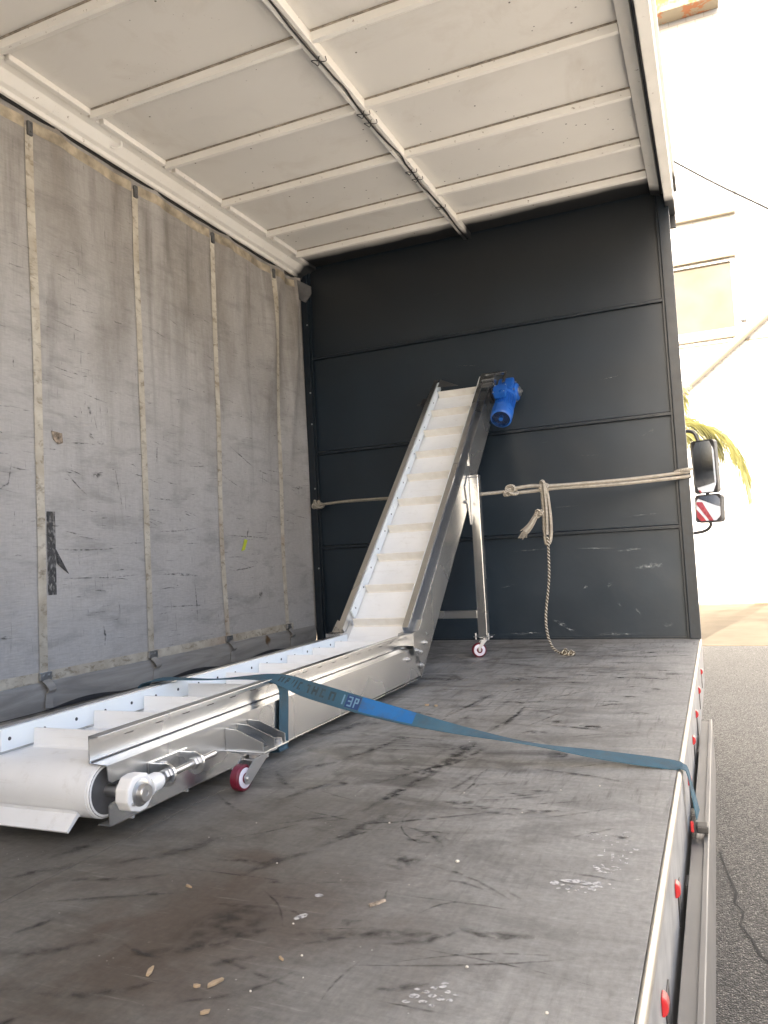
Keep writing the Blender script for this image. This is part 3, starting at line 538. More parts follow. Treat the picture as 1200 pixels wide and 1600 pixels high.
# red lashing rings along the edge
def ring_mesh():
    hp = [(2.4508, 0, .014)] + [(2.4508 + .010 * math.sin(a), 0, .014 * math.cos(a)) for a in [math.pi * k / 8 for k in range(1, 8)]] + [(2.4508, 0, -.014)]
    return mesh_of('lashing_ring', [gprism([(a, -.011, b) for a, b, in [(p[0], p[2]) for p in hp]], (0, .022, 0))], .004)
rm = ring_mesh(); rm.materials.append(M['red'])
sm_ = mesh_of('ring_slot', [gbox(2.4507, 2.4530, -.03, .03, -.07, .0)], .001); sm_.materials.append(M['blackplastic'])
for yb in (-.635, -1.15, -1.634, -2.042, -2.492, -3.2, -3.586, -4.05, -4.6, -5.1):
    o = obj('lashing_ring', None, None, TR, me=rm, loc=(0, yb, -.088))
    s_ = obj('ring_slot', None, None, o, me=sm_, loc=(0, .075, -.02))
# headboard
# (panels, ribs, posts below)
HB = obj('headboard', gbox(.0, W, .004, .06, -.006, 2.66), 'head_rib', TR)
RB = [0.0, .642, 1.2966, 1.9646, 2.612]
def wrinkle(x, z):
    return .010 * math.sin(2.1 * x + 5.5 * z + 1.3 * math.sin(1.7 * x)) * mnoise.noise((x * .9, z * 1.7, 3.1)) * 1.6
for i in range(4):
    z0, z1 = RB[i] + (.004 if i == 0 else .013), RB[i + 1] - .013
    amp = (.20, .18, .30, 1.3)[i]
    fn = lambda a, b, z0=z0, z1=z1, amp=amp: (.06 + (2.385 - .06) * a, -.004 - amp * abs(.006 * math.sin(math.pi * b) * math.sin(math.pi * a)) + amp * wrinkle(.06 + 2.33 * a, z0 + (z1 - z0) * b) * math.sin(math.pi * min(1, b * 1.0 + .0)) , z0 + (z1 - z0) * b)
    obj('panel', ggrid(fn, 46, 14), 'head', HB, smooth=True)
for zc in RB[1:4]:
    obj('rib', gprism([(.055, .0, zc - .014), (.055, -.024, zc - .012), (.055, -.024, zc + .006), (.055, .0, zc + .014)], (2.335, 0, 0)), 'head_rib', HB, bev=.002)
rv = mesh_of('rivet', [glathe((0, 0, 0), (0, -.003, 0), [(0, .0055), (.6, .0048), (1, .002)], 8)], 0, True); rv.materials.append(M['head_rib'])
for zc in RB[1:4]:
    for k in range(12): obj('rivet', None, None, HB, me=rv, loc=(.16 + k * .193, -.0238, zc - .003))
obj('base_angle', gbox(.06, 2.39, -.010, .002, .001, .010), 'head_rib', HB)
def post(x0, x1, flip):
    a, b = (x0, x1)
    po = obj('post', gbox(a, b, -.045, .003, .001, 2.60), 'head_rib', HB, bev=.004)
    return po
pl = post(.008, .058, 0); pr = post(2.392, 2.452, 0)
obj('post_lip', gbox(2.378, 2.3915, -.030, -.006, .001, 2.58), 'head_rib', pr, bev=.002)
obj('post_lip', gbox(.0585, .071, -.030, -.006, .001, 2.58), 'head_rib', pl, bev=.002)
for zz in (.937,):
    obj('rope_ring', gprism([(2.40, -.05, zz - .03), (2.462, -.05, zz - .03), (2.462, -.05, zz + .035), (2.40, -.05, zz + .035)], (0, .03, 0)), 'head_rib', pr, bev=.006)
for zz in (.5, 1.05, 1.5, 1.72, 2.2):
    obj('hinge_bolt', gcyl((.050, -.048, zz), (.050, -.0445, zz), .006, 10), 'zinc', pl)
# top bracket at the left corner (track end plate)
obj('track_end_plate', gprism([(.012, -.11, 2.515), (.012, -.11, 2.38), (.075, -.10, 2.34), (.115, -.085, 2.40), (.115, -.085, 2.452)], (0, .006, 0)), 'greymetal', TR, bev=.002)
# ---------------------------------------------------------------- roof
XL, XR, XC = .136, 2.357, 1.2325
RF = obj('roof', gbox(-.04, 2.50, REAR - .02, .10, 2.632, 2.672), 'rib', TR)
qs = [-.321, -.694, -1.168, -1.6545, -2.164, -2.675, -3.18, -3.69, -4.2, -4.71, -5.22, -5.73, -6.24, -6.75]
edges_ = [.0] + qs + [REAR]
for i in range(len(edges_) - 1):
    ya, yb = edges_[i + 1], edges_[i]
    for xa, xb in ((XL - .12, XC), (XC, XR + .04)):
        sag = .006 * random.uniform(.4, 1)
        fn = lambda a, b, xa=xa, xb=xb, ya=ya, yb=yb, sag=sag: (xa + .001 + (xb - xa - .002) * a, ya + .001 + (yb - ya - .002) * b, 2.617 - sag * math.sin(math.pi * a) * math.sin(math.pi * b))
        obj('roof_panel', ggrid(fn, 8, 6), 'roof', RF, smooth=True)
def hat(xa, xb, yq):
    # pressed rib: near-vertical front face, rounded foot, long sloped back
    pr_ = [(yq, 2.614), (yq + .003, 2.576), (yq + .020, 2.573), (yq + .028, 2.580), (yq + .080, 2.6145)]
    return gprism([(xa, a, b) for a, b in pr_], (xb - xa, 0, 0))
for q in qs:
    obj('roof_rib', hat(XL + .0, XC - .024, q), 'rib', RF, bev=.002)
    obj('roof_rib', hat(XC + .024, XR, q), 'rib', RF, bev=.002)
joint_l = mesh_of('rib_joint_strip', [gbox(XL + .014, XC - .026, -.0045, .0005, 2.609, 2.6155)], 0); joint_l.materials.append(M['rib_joint'])  # thin brown strip where each rib meets the roof panel
joint_r = mesh_of('rib_joint_strip', [gbox(XC + .026, XR - .002, -.0045, .0005, 2.609, 2.6155)], 0); joint_r.materials.append(M['rib_joint'])
for q in qs:
    for sm2 in (joint_l, joint_r): obj('rib_joint_strip', None, None, RF, me=sm2, loc=(0, q, 0))
# lengthwise left bar, cove and curtain track
edges2 = qs + [REAR]
for i in range(len(edges2) - 1):
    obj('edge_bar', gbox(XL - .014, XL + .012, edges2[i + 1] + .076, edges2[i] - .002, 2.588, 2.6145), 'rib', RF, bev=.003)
cv = [(XL - .016, 2.6145), (XL - .016, 2.594), (.085, 2.588), (.052, 2.555), (.030, 2.548), (.026, 2.53), (.012, 2.528), (.008, 2.6145)]
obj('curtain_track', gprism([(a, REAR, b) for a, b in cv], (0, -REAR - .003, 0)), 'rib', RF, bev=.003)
obj('track_gasket', gbox(-.006, .0075, REAR, -.06, 2.524, 2.60), 'blackplastic', RF)
# right edge: broad white cant sheet, dark groove, outer beam
cs = [(XR + .002, 2.6145), (XR + .002, 2.583), (2.412, 2.566), (2.415, 2.6145)]
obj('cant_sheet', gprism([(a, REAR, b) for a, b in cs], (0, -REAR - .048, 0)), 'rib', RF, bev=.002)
obj('track_groove', gbox(2.416, 2.432, REAR, -.048, 2.575, 2.62), 'greymetal', RF)
ob = [(2.433, 2.62), (2.433, 2.50), (2.436, 2.497), (2.482, 2.497), (2.485, 2.50), (2.485, 2.62)]
obj('cant_beam', gprism([(a, REAR, b) for a, b in ob], (0, -REAR + .10, 0)), 'rib', RF, bev=.003)
obj('beam_cap', gprism([(2.436, .1005, 2.42), (2.482, .1005, 2.42), (2.482, .1005, 2.62), (2.436, .1005, 2.62)], (0, .02, 0)), 'rib', RF, bev=.003)
# centre channel: two bars with a dark gap that holds the wiring
for xa, xb in ((XC - .024, XC - .005), (XC + .005, XC + .024)):
    obj('channel_bar', gbox(xa, xb, REAR, -.012, 2.572, 2.6145), 'rib', RF, bev=.002)
obj('channel_gap', gbox(XC - .0048, XC + .0048, REAR, -.02, 2.588, 2.6145), 'blackplastic', RF)
pts = []
y = -6.6
while y < -.05:
    pts.append((XC + .004 + .007 * math.sin(y * 9.1) + random.uniform(-.004, .004), y, 2.574 - .006 * abs(math.sin(y * 5.3)) - random.uniform(0, .004))); y += .09
obj('roof_cable', gtube(smooth_path(pts, 4), .0042, 6), 'cable', RF, smooth=True)
for yq in (-2.05, -1.62, -1.54, -1.02, -.93, -.55):
    lp = [(XC + .03 * math.cos(a) * (1 if a < 3 else .6), yq + .02 * math.sin(2 * a), 2.578 - .016 * math.sin(a / 2)) for a in [k * 2 * math.pi / 10 for k in range(11)]]
    obj('cable_tie', gtube(smooth_path(lp, 3), .0019, 5), 'cable', RF, smooth=True)
hk = [(.105, -1.93, 2.592), (.11, -1.935, 2.565), (.085, -1.95, 2.553), (.07, -1.96, 2.562)]
obj('roof_hook', gtube(smooth_path(hk, 5), .006, 6), 'rib', RF, smooth=True)
# ---------------------------------------------------------------- left curtain
def cx(y, z):
    s = math.sin(math.pi * max(0, min(1, z / 2.52)))
    d = .012 * math.sin(2.3 * y + .9 * z) * s + .020 * s * mnoise.noise((0, y * 1.4, z * .9)) + .006 * s * mnoise.noise((4, y * 4.1, z * 1.6))
    k = y + .05 + .20 * max(0, (z - .4)) * .30
    top = max(0, (z - .9) / 1.6)
    d += .034 * top * (math.exp(-((y + .10 + .16 * (2.4 - z)) / .045) ** 2) - .7 * math.exp(-((y + .22 + .17 * (2.4 - z)) / .05) ** 2) + .6 * math.exp(-((y + .36 + .2 * (2.4 - z)) / .06) ** 2))
    for y0 in (-.405, -1.068, -1.718, -2.374):
        d += .015 * top * math.exp(-((y - y0 - .17 - .14 * (2.4 - z)) / .06) ** 2) - .011 * top * math.exp(-((y - y0 + .15 + .12 * (2.4 - z)) / .07) ** 2)
    return d - .006
CU = obj('curtain', ggrid(lambda a, b: (cx(REAR + (-.008 - REAR) * a, .06 + 2.47 * b), REAR + (-.008 - REAR) * a, .06 + 2.47 * b), 220, 60), 'curtain', TR, smooth=True)
def on_curtain(name, y0, y1, z0, z1, off, mat, parent, ny=4, nz=24, th=.002):
    f1 = ggrid(lambda a, b: (cx(y0 + (y1 - y0) * a, z0 + (z1 - z0) * b) + off, y0 + (y1 - y0) * a, z0 + (z1 - z0) * b), ny, nz)
    return obj(name, f1, mat, parent, smooth=True)
sy_ = [-.405, -1.068, -1.718, -2.374, -3.03, -3.69, -4.35, -5.0, -5.66, -6.3]
bk = mesh_of('buckle', [gbox(-.004, .010, -.030, .030, -.016, .016), gcyl((.010, -.012, .002), (.0135, -.012, .002), .006, 10), gcyl((.010, .014, .002), (.0135, .014, .002), .006, 10)], .003); bk.materials.append(M['zinc'])
bt_ = mesh_of('top_buckle', [gbox(-.004, .008, -.012, .012, -.040, .02), gcyl((.008, 0, -.025), (.012, 0, -.025), .006, 10), gcyl((.008, 0, .012), (.012, 0, .012), .006, 10)], .003); bt_.materials.append(M['greymetal'])
for i, y0 in enumerate(sy_):
    st_ = on_curtain('strap', y0 - .021, y0 + .021, .14, 2.47, .004, 'web', CU, 2, 60)
    b_ = obj('buckle', None, None, st_, me=bk, loc=(cx(y0, .14) + .008, y0, .142))
    obj('top_buckle', None, None, st_, me=bt_, loc=(cx(y0, 2.47) + .008, y0, 2.47))
    tl = [(.012, y0 - .004, .128), (.030, y0 + .004, .105), (.034, y0 + .012, .085), (.020, y0 + .010, .070), (.018, y0 + .006, .035), (.020, y0 + .004, .012)]
    obj('strap_tail', gribbon(ribbon_frames(tl, [(0, 1, 0)] * len(tl), 4), .040, .002), 'skirt', st_)
    ya = y0 + .023; yb = (sy_[i - 1] - .023) if i else -.33
    on_curtain('hem_band', ya, yb, .118, .160, .003, 'web', CU, 20, 2)
    if i: on_curtain('top_band', ya, yb, 2.455, 2.505, .003, 'webdirty', CU, 20, 2)
    else: on_curtain('top_band', ya, -.13, 2.455, 2.505, .003, 'webdirty', CU, 8, 2)
obj('curtain_skirt', ggrid(lambda a, b: (.001 + .010 * math.sin(b * 3.1) + .004 * math.sin(a * 60), REAR + (-.047 - REAR) * a, .003 + .112 * b), 160, 6), 'skirt', CU, smooth=True)
obj('kick_rail', gbox(-.03, .002, REAR, -.0475, .001, .075), 'darkmetal', TR, bev=.003)
obj('outer_skin', gbox(-.06, -.045, REAR, .0, -.10, 2.63), 'greymetal', TR)
# marks on the curtain
on_curtain('tape_residue', -2.345, -2.300, .470, .82, .003, 'tape', CU, 3, 12)
obj('tape_flap', gprism([(cx(-2.28, .6) + .003, -2.300, .66), (cx(-2.24, .55) + .003, -2.235, .555), (cx(-2.28, .6) + .003, -2.297, .60)], (.002, 0, 0)), 'tape', CU)
obj('torn_label', gprism([(cx(-2.28, 1.14) + .003, -2.31, 1.165), (cx(-2.28, 1.14) + .003, -2.252, 1.160), (cx(-2.28, 1.14) + .003, -2.248, 1.118), (cx(-2.28, 1.14) + .003, -2.275, 1.110), (cx(-2.28, 1.14) + .003, -2.30, 1.128)], (.002, 0, 0)), 'patch', CU)
obj('tape_tag', gprism([(cx(-.85, .67) + .004, -.872, .635), (cx(-.85, .67) + .004, -.838, .640), (cx(-.85, .67) + .012, -.815, .70), (cx(-.85, .67) + .004, -.835, .705), (cx(-.85, .67) + .004, -.85, .67)], (.002, 0, 0)), 'tag', CU)
# closed rear doors
obj('rear_wall', gbox(.0, W, REAR - .05, REAR - .002, -.1, 2.63), 'roof', TR)
# ---------------------------------------------------------------- cab, mirrors, running gear
CB = obj('cab', [gprism([(.10, .24, -.55), (.10, 2.05, -.55), (.10, 2.10, .35), (.10, 1.95, .55), (.10, 1.72, 1.55), (.10, 1.45, 1.70), (.10, .24, 1.70)], (2.22, 0, 0))], 'cabwhite', TR, bev=.04)
dr = obj('door', gbox(2.3205, 2.342, .40, 1.60, -.40, 1.50), 'cabwhite', CB, bev=.008)
obj('door_window', gprism([(2.3425, .44, .90), (2.3425, 1.55, .90), (2.3425, 1.47, 1.45), (2.3425, .44, 1.45)], (.004, 0, 0)), 'glass', dr, bev=.002)
obj('door_handle', gbox(2.3425, 2.362, .44, .56, .30, .34), 'blackplastic', dr, bev=.006)
# red door graphics: chevron strokes and a diamond
def strk(pts_, th=.003):
    return gprism([(2.3425, a, b) for a, b in pts_], (th, 0, 0))
obj('door_graphic', [strk([(.55, .62), (.63, .62), (.90, .86), (.82, .88)]), strk([(.66, .60), (.73, .60), (.98, .80), (.95, .86)]),
                     strk([(.58, .50), (.68, .59), (.78, .50), (.68, .41)]), strk([(.48, .48), (.54, .56), (.56, .52), (.51, .44)])], 'cabred', dr)
obj('windscreen', gprism([(.22, 1.955, .62), (2.20, 1.955, .62), (2.15, 1.75, 1.50), (.27, 1.75, 1.50)], (0, .012, .004)), 'glass', CB)
obj('bumper', gbox(.10, 2.32, 2.0, 2.16, -.72, -.40), 'greymetal', CB, bev=.03)
def mirror(xc, yc, zc, w, h, tilt, pitch, d=.06):
    Rm = Matrix.Translation((xc, yc, zc)) @ Matrix.Rotation(tilt, 4, 'Z') @ Matrix.Rotation(pitch, 4, 'X')
    def T(gs): return ([tuple(Rm @ Vector(p)) for p in gs[0]],) + tuple(gs[1:])
    def rr(w, h, r, y):
        out = []
        for cx_, cz_, a0 in ((w / 2 - r, h / 2 - r, 0), (-w / 2 + r, h / 2 - r, 90), (-w / 2 + r, -h / 2 + r, 180), (w / 2 - r, -h / 2 + r, 270)):
            for k in range(5):
                a = R(a0 + k * 22.5); out.append((cx_ + r * math.cos(a), y, cz_ + r * math.sin(a)))
        return out
    mo = obj('mirror', T(gprism(rr(w, h, .022, 0), (0, d, 0))), 'blackplastic', CB, bev=.008)
    obj('mirror_rim', [T(gtube(rr(w - .006, h - .006, .02, -.001) + rr(w - .006, h - .006, .02, -.001)[:1], .005, 6))], 'blackplastic', mo, smooth=True)
    base = rr(w - .018, h - .018, .016, 0)
    vv = []; rows = 8; cols = 6
    fn = lambda a, b: Rm @ Vector(((a - .5) * (w - .016), -.0035 - .010 * (1 - ((a - .5) * 2) ** 2) * .5 - .010 * (1 - ((b - .5) * 2) ** 2) * .5 + .0065, (b - .5) * (h - .016)))
    obj('mirror_glass', ggrid(fn, cols, rows), 'mirror', mo, smooth=True)
    return mo
mu = mirror(2.529, .92, 1.050, .158, .362, R(-20), R(2))
ml = mirror(2.534, .92, .768, .178, .188, R(-22), R(-6))
arm = [(2.33, .98, 1.30), (2.42, .97, 1.312), (2.478, .96, 1.295), (2.505, .955, 1.225)]
obj('mirror_arm', gtube(smooth_path(arm, 6), .012, 8), 'blackplastic', CB, smooth=True)
obj('mirror_arm', gtube(smooth_path([(2.535, .95, .88), (2.537, .95, .85)], 2), .012, 8), 'blackplastic', CB, smooth=True)
arm = [(2.33, 1.0, .605), (2.43, .99, .605), (2.50, .97, .615), (2.538, .96, .645), (2.540, .95, .685)]
obj('mirror_arm', gtube(smooth_path(arm, 6), .011, 8), 'blackplastic', CB, smooth=True)
for xa in (.75, 1.55):
    obj('chassis_beam', gbox(xa, xa + .09, REAR + .1, 1.9, -.36, -.135), 'darkmetal', TR, bev=.005)
for (xa, yc) in ((.08, 1.25), (2.06, 1.25), (.08, -4.9), (2.06, -4.9)):
    wv_ = obj('road_wheel', glathe((xa, yc, GZ + .41), (xa + .27, yc, GZ + .41), [(0, .22), (0, .36), (.12, .41), (.88, .41), (1, .36), (1, .22)], 28), 'rubber', TR, smooth=True)
    obj('wheel_rim', glathe((xa - .002, yc, GZ + .41), (xa + .272, yc, GZ + .41), [(0, .08), (.08, .225), (.92, .225), (1, .08)], 24), 'alu', wv_, smooth=True)
for (xa, yc) in ((.08, 1.25), (.08, -4.9)):
    obj('axle', gcyl((.3, yc, GZ + .41), (2.1, yc, GZ + .41), .05, 12), 'darkmetal', TR)
# shoe prints and chalky scuffs left on the deck
for k_, nm in (('A', 'shoe_print'), ('B', 'shoe_print'), ('C', 'shoe_print'), ('D', 'shoe_print'), ('E', 'chalk_scuff')):
    gs = [([(a, b, .0016) for a, b in e], [tuple(range(len(e) - 1, -1, -1))]) for e in PRINTS[k_]]
    obj(nm, gs, 'chalk', deck, kind='stuff')

# dark scuffs on the deck: tapered strokes, each broken up by wear
def stroke2(p, q, w, bend, rnd):
    """outline of a tapered, slightly curved, ragged stroke in a plane"""
    p = Vector(p); q = Vector(q); d = q - p; n = Vector((-d.y, d.x)).normalized(); k = 7; up_, dn_ = [], []
    for i in range(k + 1):
        t = i / k; c_ = p + d * t + n * bend * math.sin(math.pi * t); h = w * .5 * (math.sin(math.pi * (.06 + .88 * t)) ** .6)
        up_.append(c_ + n * h * rnd.uniform(.6, 1.25)); dn_.append(c_ - n * h * rnd.uniform(.6, 1.25))
    fs = [(i, i + 1, 2 * k - i, 2 * k + 1 - i) for i in range(k)]
    return up_ + dn_[::-1], fs, [[(i / k, 1), ((i + 1) / k, 1), ((i + 1) / k, 0), (i / k, 0)] for i in range(k)]
rnd = random.Random(5); gs = []; zz = .0003
def add_scuff(p, q, w, bend):
    global zz
    v, f, uv_ = stroke2(p, q, w * 1.9, bend, rnd); zz += .000008
    if all(.05 < a.x < 2.43 and a.y < -.03 for a in v): gs.append(([(a.x, a.y, zz) for a in v], f, uv_))
for a, b, c_, d, w in STROKES: add_scuff((a, b), (c_, d), w, rnd.uniform(-.02, .02))
for k in range(150):
    a, b = rnd.uniform(1.42, 2.40), rnd.uniform(-4.1, -.15); L = rnd.choice((.04, .07, .10, .16, .28)); an = rnd.gauss(.05, .25) if rnd.random() < .7 else rnd.uniform(.4, 1.3)
    add_scuff((a, b), (a + L * math.cos(an), b + L * math.sin(an)), rnd.uniform(.003, .016) * (1.6 if b > -2.4 else .8), rnd.uniform(-.008, .008))
for k in range(14):                                   # wheel turning arcs
    r_ = rnd.uniform(.28, .75); a0 = rnd.uniform(3.6, 5.2); a1 = a0 + rnd.uniform(.15, .5); cx_, cy_ = 1.92, -2.62
    add_scuff((cx_ + r_ * math.cos(a0), cy_ + r_ * math.sin(a0)), (cx_ + r_ * math.cos(a1), cy_ + r_ * math.sin(a1)), rnd.uniform(.004, .016), -r_ * (1 - math.cos((a1 - a0) / 2)))
obj('scuff_marks', gs, 'scuff', deck, kind='stuff')
# scratches on the curtain
gs = []
def add_scratch(p, q, w, bend, off):
    v, f, uv_ = stroke2(p, q, w * 1.7, bend, rnd); gs.append(([(cx(a.x, a.y) + off, a.x, a.y) for a in v], f, uv_))
for i, (a, b, c_, d, w) in enumerate(CMARKS): add_scratch((a, b), (c_, d), w, rnd.uniform(-.008, .008), .0022 + i * .00001)
for k in range(230):
    a, b = rnd.uniform(-2.75, -.1), rnd.triangular(.2, 2.3, .9); L = rnd.choice((.02, .04, .06, .10, .18)); an = rnd.gauss(-.06, .10) if rnd.random() < .8 else rnd.uniform(1.3, 1.9)
    if an > 1: L *= .4
    add_scratch((a, b), (a + L * math.cos(an), b + L * math.sin(an)), rnd.uniform(.0018, .005), rnd.uniform(-.006, .006), .0026 + k * .000006)
obj('scratch_marks', gs, 'scratch', CU, kind='stuff')
# jagged crack in the asphalt beside the truck
ck = [(2.47, -.50), (2.5, -.729), (2.536, -.969), (2.528, -1.069), (2.561, -1.152), (2.545, -1.273), (2.585, -1.396), (2.607, -1.499), (2.64, -1.56), (2.70, -1.62), (2.78, -1.80)]
L_, R_ = [], []
for i, (a, b) in enumerate(ck):
    w_ = .004 + .004 * rnd.random(); L_.append((a - w_, b, GZ + .002)); R_.append((a + w_, b - w_, GZ + .002))
n_ = len(ck)
obj('crack', [(L_ + R_, [(i, i + 1, n_ + i + 1, n_ + i) for i in range(n_ - 1)])], 'rubber', ground)

# scrapes and knocks on the lower headboard panels
gs = []
for (x_, z_, l_, w_, an) in ((1.66, .10, .10, .030, -.5), (1.72, .06, .06, .018, -.4), (1.83, .31, .03, .03, .3), (1.97, .32, .035, .035, .5), (2.02, .20, .04, .012, -.9), (2.12, .16, .05, .012, -1.0), (2.20, .42, .16, .035, .1), (1.55, .55, .30, .008, .03), (1.9, .54, .22, .010, -.04), (2.1, .52, .14, .02, .05), (1.35, .33, .12, .006, .2), (1.25, .45, .10, .005, -.3), (2.2, .72, .20, .006, .05), (1.7, .80, .30, .004, .02), (1.9, 1.1, .18, .004, -.1), (2.25, 1.2, .08, .02, .4), (.9, .9, .2, .004, .3), (2.05, 1.55, .16, .005, .1), (1.2, 1.75, .2, .004, -.15), (2.28, .08, .05, .03, .2), (1.45, .04, .2, .02, .02), (2.0, .03, .25, .02, .01)):
    v, f, uv_ = stroke2((x_ - l_ / 2 * math.cos(an), z_ - l_ / 2 * math.sin(an)), (x_ + l_ / 2 * math.cos(an), z_ + l_ / 2 * math.sin(an)), w_, 0, rnd)
    gs.append(([(a.x, -.0105 - .00002 * len(gs), a.y) for a in v], f, uv_))
obj('scrape_marks', gs, 'chip_paint', HB, kind='stuff')
# ================================================================ conveyor (built in its own frame: x across, y along, z up)
CO = (1.385, -3.5, 0.0); CT = R(.3)
CV = thing('cleated_conveyor', 'stainless cleated belt conveyor with white belt rising against the dark headboard', 'conveyor', CO, CT, world_coords=False)
CM = Matrix.Translation(CO) @ Matrix.Rotation(CT, 4, 'Z')
SL = .007                                     # the flat run climbs a little
AI = R(42.3); CA, SA = math.cos(AI), math.sin(AI); BK = (1.88, .058)
def Hh(x, s, n): return (x, s, n + SL * s)
def Ii(x, s, n): return (x, BK[0] + s * CA - n * SA, BK[1] + s * SA + n * CA)
XLp = -.372
def sheet(poly, t, s0, s1, fn): 
    o = offs(poly, t); n = len(o)
    v = [fn(a, s0, b) for a, b in o] + [fn(a, s1, b) for a, b in o]
    return v, [tuple(range(n)), tuple(range(2 * n - 1, n - 1, -1))] + [(i, (i + 1) % n, n + (i + 1) % n, n + i) for i in range(n)]
def mir(p): return [(XLp - a, b) for a, b in p]
def pl8(poly_sn, x0, x1, fn):
    n = len(poly_sn); v = [fn(x0, s, q) for s, q in poly_sn] + [fn(x1, s, q) for s, q in poly_sn]
    return v, [tuple(range(n)), tuple(range(2 * n - 1, n - 1, -1))] + [(i, (i + 1) % n, n + (i + 1) % n, n + i) for i in range(n)]
def gd0(x0, x1, s0, s1, n0, n1): return pl8([(s0, n0), (s1, n0), (s1, n1), (s0, n1)], x0, x1, Hh)
# --- flat run
plate = [(0, .032), (1.892, .032), (1.80, .157), (-.002, .157), (0, .125), (.010, .119), (.060, .119), (.075, .110), (.075, .090), (.060, .080), (.004, .080), (0, .076)]
up = [(.0, .1575), (-.045, .160), (-.045, .213), (-.022, .213), (-.022, .204)]
for side in (0, 1):
    xa, xb = (-.003, 0) if side == 0 else (XLp, XLp + .003)
    sp_ = obj('side_plate', [pl8(plate, xa, xb, Hh)], 'steel', CV, bev=.0008)
    obj('bottom_flange', gbox(*((-.032, -.0032) if side == 0 else (XLp + .0032, XLp + .032)), .0, 1.885, .0325, .0355) , 'steel', sp_, bev=.0006)
    pu = up if side == 0 else mir(up)
    obj('edge_rail', [sheet(pu, .0025 if side == 0 else -.0025, -.004, 1.79, Hh)], 'steel', CV, bev=.0008)
for side in (0, 1):
    xs_ = (-.0452, -.0425) if side == 0 else (XLp + .0425, XLp + .0452)
    obj('rail_line', gd0(xs_[0], xs_[1], .002, 1.735, .1600, .1622), 'darkmetal', CV)  # thin dark strip along the inner bend of the edge rail
nb = mesh_of('rail_bolt', [gbox(-.010, .002, -.012, .012, -.004, .001)], .001); nb.materials.append(M['darkmetal'])
for k in range(17):
    obj('rail_bolt', None, None, CV, me=nb, loc=Hh(-.031, .10 + k * .1, .203))
def gd(x0, x1, s0, s1, n0, n1, fn):
    return pl8([(s0, n0), (s1, n0), (s1, n1), (s0, n1)], x0, x1, fn)
scr_m = mesh_of('guard_screw', [glathe((-.001, 0, 0), (.0016, 0, 0), [(0, .0048), (.7, .0042), (1, .0025)], 10)], 0, True); scr_m.materials.append(M['darkmetal'])
for side in (0, 1):
    x0, x1 = (-.056, -.0485) if side == 0 else (XLp + .0485, XLp + .056)
    for (s0, s1) in ((.012, .70), (.702, 1.40), (1.402, 1.80)):
        gp = obj('guard_panel', gd(x0, x1, s0, s1, .165, .214, Hh), 'poly', CV, bev=.001)
    for (s0, s1) in ((.16, .90), (.902, 1.60), (1.602, 2.09)):
        obj('guard_panel', gd(x0, x1, s0, s1, .163, .212, Ii), 'poly', CV, bev=.001)
    if side == 1:
        for k in range(18): obj('guard_screw', None, None, CV, me=scr_m, loc=Hh(x1, .035 + k * .1, .190))
        for k in range(15):
            o = obj('guard_screw', None, None, CV, me=scr_m, loc=Ii(x1, .2 + k * .13, .190))
# --- inclined run
plate_i = [(-.035, .0), (1.866, -.0), (1.795, .12), (1.82, .16), (.06, .16), (-.035, .10)]
up_i = [(.0, .1605), (-.045, .163), (-.045, .215), (-.022, .215), (-.022, .206)]
plate_t = [(1.80, .02), (2.09, .02), (2.12, .05), (2.12, .1595), (1.80, .1595)]
for side in (0, 1):
    xa, xb = (-.003, 0) if side == 0 else (XLp, XLp + .003)
    obj('side_plate', [pl8(plate_i, xa, xb, Ii)], 'steel', CV, bev=.0008)
    xa, xb = (-.0065, -.0035) if side == 0 else (XLp + .0035, XLp + .0065)
    obj('head_plate', [pl8(plate_t, xa, xb, Ii)], 'steel', CV, bev=.0008)
    pu = up_i if side == 0 else mir(up_i)
    obj('edge_rail', [sheet(pu, .0025 if side == 0 else -.0025, .055, 2.115, Ii)], 'steel', CV, bev=.0008)
# --- belt: one closed loop over both drums
def belt_path():
    P = []
    c0 = (.022, .100); r = .058
    P += [('H', .9, .158), ('H', 1.5, .158), ('H', 1.70, .160)]
    return P
pp = []
for s in [k * .1 for k in range(0, 18)]: pp.append(Hh(0, .022 + s, .158)[1:])
pp.append((1.765, .176)); pp.append((1.80, .193)); pp.append(Ii(0, .10, .152)[1:])
for k in range(1, 19): pp.append(Ii(0, .10 + k * .105, .152)[1:])
hc = Ii(0, 2.035, .100)[1:]
for k in range(0, 13):
    a = AI + math.pi / 2 - math.pi * k / 12; pp.append((hc[0] + .052 * math.cos(a), hc[1] + .052 * math.sin(a)))
for k in range(0, 10): pp.append(Ii(0, 1.98 - k * .2, .048)[1:])
pp.append((1.86, .095)); pp.append((1.80, .064))
for k in range(0, 9): pp.append(Hh(0, 1.7 - k * .205, .043)[1:])
for k in range(0, 14):
    a = -math.pi / 2 - math.pi * k / 14; pp.append((.022 + .058 * math.cos(a), .100 + .058 * math.sin(a)))
def belt_geo(path, x0, x1, th):
    n = len(path); v = []; f = []
    for i, (yy, zz) in enumerate(path):
        a = Vector(path[(i + 1) % n]) - Vector(path[i - 1]); t = a.normalized(); nn = Vector((-t.y, t.x))
        q = Vector((yy, zz)) + nn * -th if False else Vector((yy, zz))
        iy = q - nn * -0 ; inn = q + Vector((t.y, -t.x)) * th
        v += [(x0, q.x, q.y), (x1, q.x, q.y), (x1, inn.x, inn.y), (x0, inn.x, inn.y)]
    for i in range(n):
        j = (i + 1) % n
        for k in range(4): f.append((i * 4 + k, i * 4 + (k + 1) % 4, j * 4 + (k + 1) % 4, j * 4 + k))
    return v, f
BX0, BX1 = XLp + .058, -.030
obj('belt', belt_geo(pp, XLp + .030, -.030, .003), 'belt', CV, smooth=True)
